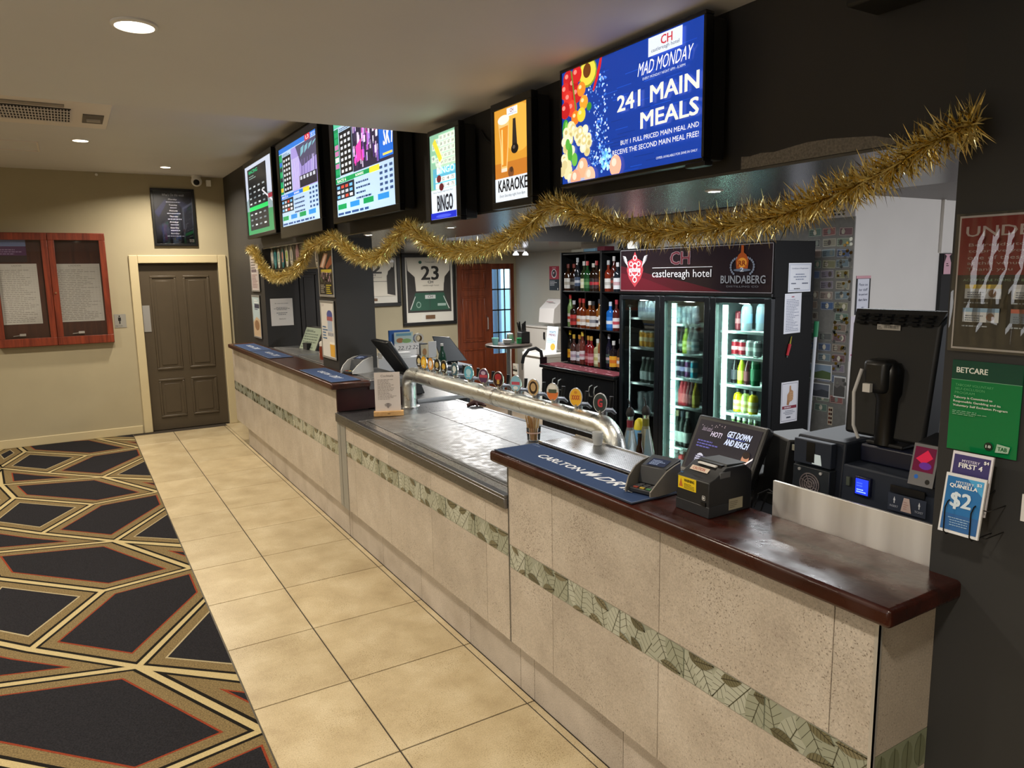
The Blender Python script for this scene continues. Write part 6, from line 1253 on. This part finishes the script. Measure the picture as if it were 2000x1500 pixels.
# ================================================================== grey wall corner: freezers, table, sign
t, p = sheet('no_smoking_sign', 'red and black no-smoking sign on the grey wall', 'sign', (4.446,8.92,1.61), NX, .245,.345,.003,'#222226'); p.rect(0,.46,1,1,'#a82436'); p.text('NOTICE',.3,.91,.7,.95,'#e6d0d4',.02); p.ell(.5,.70,.27,.19,'#e9e0e2',18); p.ell(.5,.70,.21,.15,'#1f1c22',18); p.ell(.47,.72,.08,.05,'#d9d0d2',10); p.poly([(.35,.60),(.38,.58),(.66,.80),(.63,.82)],'#a82436'); p.lines(.08,.2,.85,.42,4,'#c9c9cc',3,.55); p.ell(.88,.06,.05,.04,'#d9d9d9',8); p.build('print', t)
t = thing('upright_freezer', 'pale grey upright cabinet with a lock against the grey wall', 'freezer', (4.2,8.6,0)); GF = M('#bfbbb4', .45)
obj(G().box((4.02,8.12,0),(4.44,9.0,1.10)), 'cabinet', GF, t, bevel=.006); obj(G().box((4.0,8.11,1.10),(4.44,9.01,1.125)), 'lid', GF, t, bevel=.005); obj(G().tube([(4.012,8.42,1.05),(4.008,8.42,1.0),(4.012,8.42,.95)], .014, 8), 'lock', BLACK, t); obj(G().box((4.016,8.20,.85),(4.02,8.21,1.05)), 'seam', M('#6d6a66', .6), t)
t = thing('chest_freezer', 'low white chest freezer in front of the grey cabinet', 'freezer', (3.65,8.0,0))
obj(G().box((3.47,7.60,0),(3.92,8.10,.80)), 'cabinet', M('#d9d8d4', .4), t, bevel=.008); obj(G().box((3.45,7.58,.80),(3.94,8.105,.845)), 'lid', M('#e2e1dd', .4), t, bevel=.008)
t = thing('ticket_dispenser', 'white slanted raffle dispenser on the grey cabinet', 'dispenser', (4.2,8.45,1.126))
obj(G().prism([(0,0),(.30,0),(.30,.33),(.17,.33),(.02,.20)], lambda u, v, d: (4.06+u, d, 1.17+v), 8.28, 8.64), 'housing', M('#dbd8d6', .4), t, bevel=.01); obj(G().box((4.15,8.38,1.126),(4.28,8.52,1.17)), 'foot', M('#c9c6c2', .5), t); obj(G().box((4.12,8.36,1.462),(4.128,8.52,1.468)), 'slot', M('#7a2a38', .5), t)
p = Print((4.064,8.60,1.195), (Vector((0,-1,0)),Vector((.1,0,1))), .25,.15); p.rect(0,0,1,1,'#d6dce0'); p.rect(.1,.5,.5,.65,'#2a2c30'); p.ell(.7,.3,.2,.18,'#d9a04a',10); p.lines(.1,.1,.5,.4,3,'#8f8a84',4); p.build('front_label', t)
t, p = sheet('menu_sign', 'pale blue menu sign leaning on the white chest freezer', 'sign', (3.70,7.93,.846), (Vector((.1,-1,0)),Vector((.12,0,1))), .22,.33,.004,'#cfdde6'); p.rect(.03,.02,.97,.98,'#c6dcea'); p.text("WHAT'S",.22,.74,.8,.82,'#3f5f8a',.02); p.text('MENU',.22,.62,.82,.71,'#8a2434',.03); p.ell(.65,.2,.22,.14,'#dca53c',12); p.lines(.1,.35,.9,.55,3,'#9fbcd0',4,.4); p.build('print', t)
t = thing('paper_stack', 'stack of white papers on the chest freezer lid', 'papers', (3.56,8.0,.846)); obj(G().box((3.47,7.93,.846),(3.66,8.08,.875)), 'stack', PAPER, t)
_n0 = set(o.name for o in C.objects if o.parent is None)
t = thing('high_table', 'round dark high table in front of the glazed door', 'table', (3.42,8.35,0))
obj(G().lathe([(.36,.925),(.375,.93),(.375,.95),(.365,.955)], (3.42,8.35,0), 32), 'table_top', M('#4a423c', .3), t); obj(G().lathe([(.04,.02),(.04,.925)], (3.42,8.35,0), 14), 'pedestal', STEEL, t); obj(G().lathe([(.24,0),(.24,.012),(.05,.03)], (3.42,8.35,0), 24), 'base', STEELD, t)
for k in range(3): t = thing('ashtray', 'white bowl %s of three stacked on the high table' % ('lowest','middle','topmost')[k], 'bowl', (3.36,8.30,.956+.02*k), group='bowls on the high table'); obj(G().lathe([(.035,0),(.075,.025),(.078,.03),(.07,.03),(.03,.006)], (3.36,8.30,.956+.02*k), 16), 'bowl_wall', M('#d9d6d0', .35), t)
t = thing('green_tin', 'small green tin on the high table', 'tin', (3.56,8.26,.956)); obj(G().lathe([(.04,0),(.04,.07)], (3.56,8.26,.956), 14), 'tin', M('#1f7a44', .4), t); obj(G().lathe([(.042,.07),(.042,.082)], (3.56,8.26,.956), 14), 'lid', M('#2a8f52', .4), t)
t = thing('aqua_cup', 'pale aqua cup at the left of the high table', 'cup', (3.17,8.34,.956)); obj(G().lathe([(.04,0),(.055,.10),(.05,.10),(.036,.006)], (3.17,8.34,.956), 14), 'cup_wall', M('#9fe0d6', .4), t)
t = thing('cutlery_caddy', 'black cutlery caddy with dark handles on the high table', 'caddy', (3.68,8.32,.956)); obj(G().box((3.60,8.25,.956),(3.76,8.39,1.12)), 'caddy_body', BLACKM, t, bevel=.01); r = random.Random(12)
for k in range(16): x, y = r.uniform(3.62,3.74), r.uniform(8.27,8.37); obj(G().tube([(x,y,1.08),(x+r.uniform(-.05,.05),y,1.22+r.uniform(0,.06))],[.006,.010],6), 'cutlery_handle', BLACK, t)
t = thing('napkin_holder', 'chrome napkin holder between the bowls and the cutlery caddy', 'holder', (3.50,8.42,.956)); obj(G().prism([(0,0),(.12,0),(.10,.13),(.02,.13)], lambda u, v, d: (3.44+u, d, .956+v), 8.40, 8.47), 'holder', CHROME, t); obj(G().box((3.46,8.41,.97),(3.54,8.46,1.10)), 'napkins', PAPER, t)
for o in [o for o in C.objects if o.parent is None and o.name not in _n0]:       # the table and what stands on it, brought to its real spot
    k = .74; o.scale = (k, k, 1.1 if o.name == 'high_table' else .8)
    o.location = (2.765+(o.location.x-3.42)*k, 7.30+(o.location.y-8.35)*k, o.location.z*1.1 if o.location.z < .5 else 1.0505+(o.location.z-.956)*.8)

# ================================================================== banknote wall by the fridge
t = thing('banknote_board', 'grey board of pinned banknotes, coins and photos beside the fridge', 'display board', (3.295,3.5,.95))
obj(G().box((3.288,3.295,.60),(3.299,4.7,2.23)), 'board', M('#7d7972', .7, noise=.1, nscale=30), t)
r = random.Random(10); NC = ['#7f8a76','#857264','#94605a','#5f6c88','#857a84','#8a8666','#64635f','#75848a','#9a877c','#667a6c','#98907c','#7a5a5c','#51668a','#6f6c66','#7d7468']
for i in range(18):
    z = 2.10-.078*i
    if z < .72: break
    for j in range(3):
        y = 3.675-.125*j+r.uniform(-.008,.008)
        if r.random() < .05 or (i > 13 and r.random() < .3): continue
        c = r.choice(NC); rot = Matrix.Rotation(r.uniform(-.05,.05), 3, 'X'); w_, h_ = .112, .060
        o = Vector((3.2875, y, z)); U = rot @ NX[0]; V = rot @ NX[1]; p = Print(o, (U, V), w_, h_, rough=.7); p.g.add([tuple(o+U*(a*w_)+V*(b*h_)+Vector((.0006,0,0))) for a, b in ((0,0),(1,0),(1,1),(0,1))], [(3,2,1,0)], p.mi(c))
        p.rect(0,0,1,1,c); p.frame(.03,.05,.97,.95,.02,'#c9c4b4'); p.ell(r.choice([.3,.5,.72]),.5,.13,.34,r.choice(['#b9ae9a','#5c5148','#8a8f84','#d0c6b0']),12); p.lines(.08,.15,.5,.85,3,'#4c4a44',i*3+j,.4); p.build('banknote', t)
g0 = None
for k in range(60):
    y, z = r.uniform(3.30,3.42), r.uniform(.95,2.08); rad = r.uniform(.009,.014)
    obj(G().lathe([(rad,3.283),(rad,3.2875)], (0,y,z), 10, axis='X'), 'coin', M(r.choice(['#b08a3a','#9a9890','#8a6a3a','#c9c4b4']), .35, .8), t)
for o, w_, h_, cs in (((3.2865,3.62,1.02),.20,.12,('#8fa0b0','#5a6a44')), ((3.2865,3.60,.88),.17,.11,('#6d7078','#4a4c50')), ((3.2865,3.40,.90),.10,.16,('#77716c','#56524e'))):
    p = Print(o, NX, w_, h_, rough=.6); p.rect(0,0,1,1,'#d9d6d0'); p.rect(.04,.06,.96,.94,cs[0]); p.poly([(.04,.06),(.96,.06),(.96,.5),(.6,.6),(.3,.45),(.04,.55)],cs[1]); p.g.box((3.2866,o[1]-w_,o[2]),(3.288,o[1],o[2]+h_)); p.build('photograph', t)
p = Print((3.2865,3.435,.68), NX, .04,.14); p.rect(0,0,1,1,'#c9b9a0')
for k in range(4): p.ell(.3,.15+.23*k,.2,.08,'#6a3020',8,0 if k else 1); p.ell(.7,.15+.23*k,.2,.08,'#3a1f18',8,0)
p.build('stamp_strip', t)
t = thing('price_strip', 'white strip of handwritten notes and stickers above the banknotes', 'notice', (3.294,3.6,2.235))
p = Print((3.2935,4.66,2.235), NX, 1.36,.155, rough=.8); p.rect(0,0,1,1,'#cfc6c2'); p.lines(.03,.5,.25,.9,2,'#6a4a9a',2,.6); 
for i in range(20):
    for j in range(2): u = .42+.027*i; p.ell(u,.12+.16*j,.009,.055,'#3f3f3a',8, 0 if (i or j) else 1)
p.rect(.80,.45,.88,.9,'#e6dfe0'); p.rect(.93,.5,1,1,'#e3d6dc'); p.lines(.81,.5,.87,.85,3,'#a08a96',4); p.lines(.3,.5,.78,.9,2,'#b9aeb0',7,.4); p.g.box((3.2936,3.30,2.235),(3.299,4.66,2.39)); p.build('print', t)
t = thing('mop_handle', 'white mop pole with a green grip leaning on the banknote wall', 'mop', (3.15,3.5,.02))
obj(G().tube([(3.12,3.505,.02),(3.15,3.475,1.37)], .0125, 10), 'pole', M('#d9dbe0', .4), t); obj(G().tube([(3.15,3.475,1.36),(3.1525,3.472,1.475)], [.017,.0185], 12), 'grip', M('#2f7f55', .4), t)
obj(G().box((3.07,3.44,.0),(3.20,3.56,.04)), 'mop_head', M('#b9b9b4', .8), t, bevel=.01)
# end wall notices
t, p = sheet('notice', 'white handwritten notice with black border on the end wall', 'notice', (3.345,3.297,1.52), NY, .175,.285,.002,'#19181a'); p.rect(.0,.93,1,1,'#d9a0a8'); p.rect(.10,.03,.90,.92,'#dfe0ea')
for i, s in enumerate(('Please see', 'bar staff', 'for pool and', 'dart hire')): p.text(s,.2,.74-.13*i,.8,.81-.13*i,'#3c4464',0,.05)
p.text('$1',.45,.12,.6,.2,'#3c4464'); p.build('print', t)
t, p = sheet('pink_poster', 'white poster with magenta lettering below the handwritten notice', 'poster', (3.305,3.2965,1.18), NY, .16,.33,.002,'#e3d9de'); p.text('B',.25,.55,.6,.85,'#c0307a',.04); p.ell(.4,.35,.2,.12,'#c42a72',12); p.rect(.1,.12,.9,.15,'#c0307a'); p.build('print', t)
struct('door_5', [((4.42,3.27,0),(4.60,3.298,1.965))], BLACKM); t, p = sheet('paper_tag', 'pink shirt-shaped paper tag hung on the black door edge', 'tag', (4.43,3.262,1.80), NY, .10,.16,.002,'#d9a9b4'); p.rect(.02,.02,.98,.98,'#d9a9b4'); p.poly([(.0,1),(.3,.9),(.0,.55)],'#141415'); p.poly([(1,1),(.7,.9),(1,.55)],'#141415'); p.lines(.3,.4,.7,.6,2,'#5a3a44',3); p.build('print', t)
struct('trim_4', [((4.40,3.275,1.97),(4.425,3.298,2.385))], CREAMW)
t = thing('end_bench', 'grey bench with steel panel under the banknote wall', 'bench', (3.1,3.0,0)); obj(G().box((3.46,2.8,.88),(4.3,3.28,.93)), 'top', M('#4d4d50', .4), t); obj(G().box((3.48,2.82,0),(4.28,3.26,.88)), 'cabinet', M('#3a3a3c', .5), t)

# ================================================================== notice cabinet on the door wall
t = thing('notice_cabinet', 'red-brown timber notice cabinet with two glazed doors', 'notice board', (-1.74, YB-.04, 1.14))
CX0, CX1, CM = -2.30, -1.175, -1.742
obj(G().box((CX0,YB-.012,1.15),(CX1,YB-.001,2.40)), 'back_panel', timber('cabinet_back', '#3a1c12', '#5d2f1e', .6, axis=(1,1,.07), scale=22), t)
for a in (((CX0,YB-.06,1.14),(CX1,YB-.001,1.16)), ((CX0,YB-.06,2.385),(CX1,YB-.001,2.405)), ((CX0,YB-.06,1.16),(CX0+.02,YB-.001,2.385)), ((CX1-.02,YB-.06,1.16),(CX1,YB-.001,2.385))): obj(G().box(*a), 'case_side', CABWOOD, t, bevel=.003)
for a, b in ((CX0+.003,CM-.002),(CM+.002,CX1-.003)):
    s = .062; g = G()
    for q in (((a,YB-.085,1.145),(b,YB-.06,1.145+s+.03)), ((a,YB-.085,2.40-s-.015),(b,YB-.06,2.40)), ((a,YB-.085,1.145+s+.03),(a+s,YB-.06,2.40-s-.015)), ((b-s,YB-.085,1.145+s+.03),(b,YB-.06,2.40-s-.015))): g.box(*q)
    dr = obj(g, 'door', CABWOOD, t, bevel=.003)
    obj(G().box((a+s,YB-.075,1.145+s+.03),(b-s,YB-.072,2.40-s-.015)), 'pane', GLASS, dr)
obj(G().lathe([(.010,-.012),(.012,-.004),(.010,0)], (CM+.03,YB-.085,1.735), 12, axis='Y'), 'lock', M('#b98a6a', .3, .8), t)
def chart(label, x0, x1, z0, z1, seed):
    t, p = sheet('wall_chart', label, 'chart', (x0,YB-.018,z0), NY, x1-x0, z1-z0, .002,'#d9d6cf', rough=.85); r = random.Random(seed)
    for k in range(30): v = .03+.031*k; p.rect(.02,v,.98,v+.0025,'#b4b1ab', 0 if k else 1)
    for k in range(14): u = .04+.07*k; p.rect(u,.03,u+.003,.95,'#bcb9b3',0)
    p.lines(.04,.035,.96,.92,29,'#a09c96',seed,.3); p.text('LADDER',.36,.955,.62,.98,'#8f8a86'); p.build('print', t)
chart('white gridded chart in the right half of the notice cabinet', -1.735,-1.252,1.40,2.06,3); chart('white gridded chart in the left half of the notice cabinet', -2.235,-1.868,1.395,2.065,5)
t, p = sheet('flyer', 'purple concert flyer at the top left of the notice cabinet', 'flyer', (-2.23,YB-.0165,2.08), NY, .28,.25,.002,'#2a2030'); p.rect(0,.7,1,1,'#7f8fc0'); p.rect(0,.3,1,.7,'#5a2f5f'); p.rect(0,0,1,.3,'#3a2a2a'); p.lines(.1,.35,.9,.62,3,'#a08ab0',3); p.build('print', t)
for i, (x, l) in enumerate(((-2.10,'white clip lying low in the left half of the notice cabinet'),(-1.53,'white clip lying low in the right half of the notice cabinet'))):
    t = thing('bulldog_clip', l, 'clip', (x,YB-.03,1.265)); obj(G().box((x,YB-.05,1.262),(x+.06,YB-.02,1.288)), 'clip_body', M('#d9d3cc', .5), t, bevel=.003); obj(G().tube([(x-.06,YB-.035,1.264),(x,YB-.035,1.27)], .004, 6), 'pin', M('#c9c4be', .4), t)
# door wall: sign, poster
t, p = sheet('mens_sign', 'silver gents sign beside the brown door', 'sign', (-1.155,YB-.004,1.305), NY, .125,.16,.003,'#8d8b84', rough=.35); p.rect(.02,.02,.98,.98,'#8f8d86'); p.ell(.45,.85,.07,.055,'#1c1c1c',10); p.poly([(.33,.76),(.57,.76),(.57,.50),(.50,.50),(.50,.28),(.40,.28),(.40,.50),(.33,.50)],'#1c1c1c'); p.text('Male Toilet',.06,.10,.66,.18,'#2a2a2a'); p.build('print', t)
t = thing('framed_poster', 'black framed weekly events poster high above the brown door', 'poster', (-.41,YB-.02,2.27))
for a in (((-.65,2.265),(-.165,2.292)), ((-.65,2.915),(-.165,2.945)), ((-.65,2.292),(-.62,2.915)), ((-.195,2.292),(-.165,2.915))): obj(G().box((a[0][0],YB-.03,a[0][1]),(a[1][0],YB-.001,a[1][1])), 'frame_rail', BLACK, t, bevel=.003)
p = Print((-.62,YB-.012,2.292), NY, .425,.623, rough=.35); p.rect(0,0,1,1,'#151622'); p.poly([(0,.6),(.3,.85),(.35,.8),(.1,.5)],'#23264a'); p.poly([(.5,.9),(.8,.6),(.75,.5),(.9,.75)],'#262840'); p.poly([(.05,.3),(.3,.1),(.8,.05),(.2,.4)],'#1e2036')
p.text("What's On this week",.22,.905,.80,.955,'#c9cbd6',0,.15)
for i, s in enumerate(('Monday','Tuesday','Wednesday','Thursday','Friday','Saturday','Sunday')): p.text(s,.38,.825-.108*i,.60,.86-.108*i,'#d9dbe6',0,.15); p.lines([.3,.36,.32,.24,.34,.36,.26][i],.785-.108*i,[.7,.64,.68,.78,.66,.66,.76][i],.815-.108*i,1,'#9a9db0',i,.6,True)
p.rect(.86,.03,.98,.09,'#e0e0e4'); p.text('CH',.89,.04,.95,.08,'#5a5a6a',.02); p.build('print', t); obj(G().box((-.62,YB-.022,2.292),(-.195,YB-.020,2.915)), 'glass', GLASS, t)
obj(G().lathe([(.001,0),(.012,.004),(.016,.015)], (-1.19,YB-.02,3.07), 12, axis='Y'), 'wall_sensor', WHITEP, label='tiny white sensor dot high on the door wall', cat='sensor')
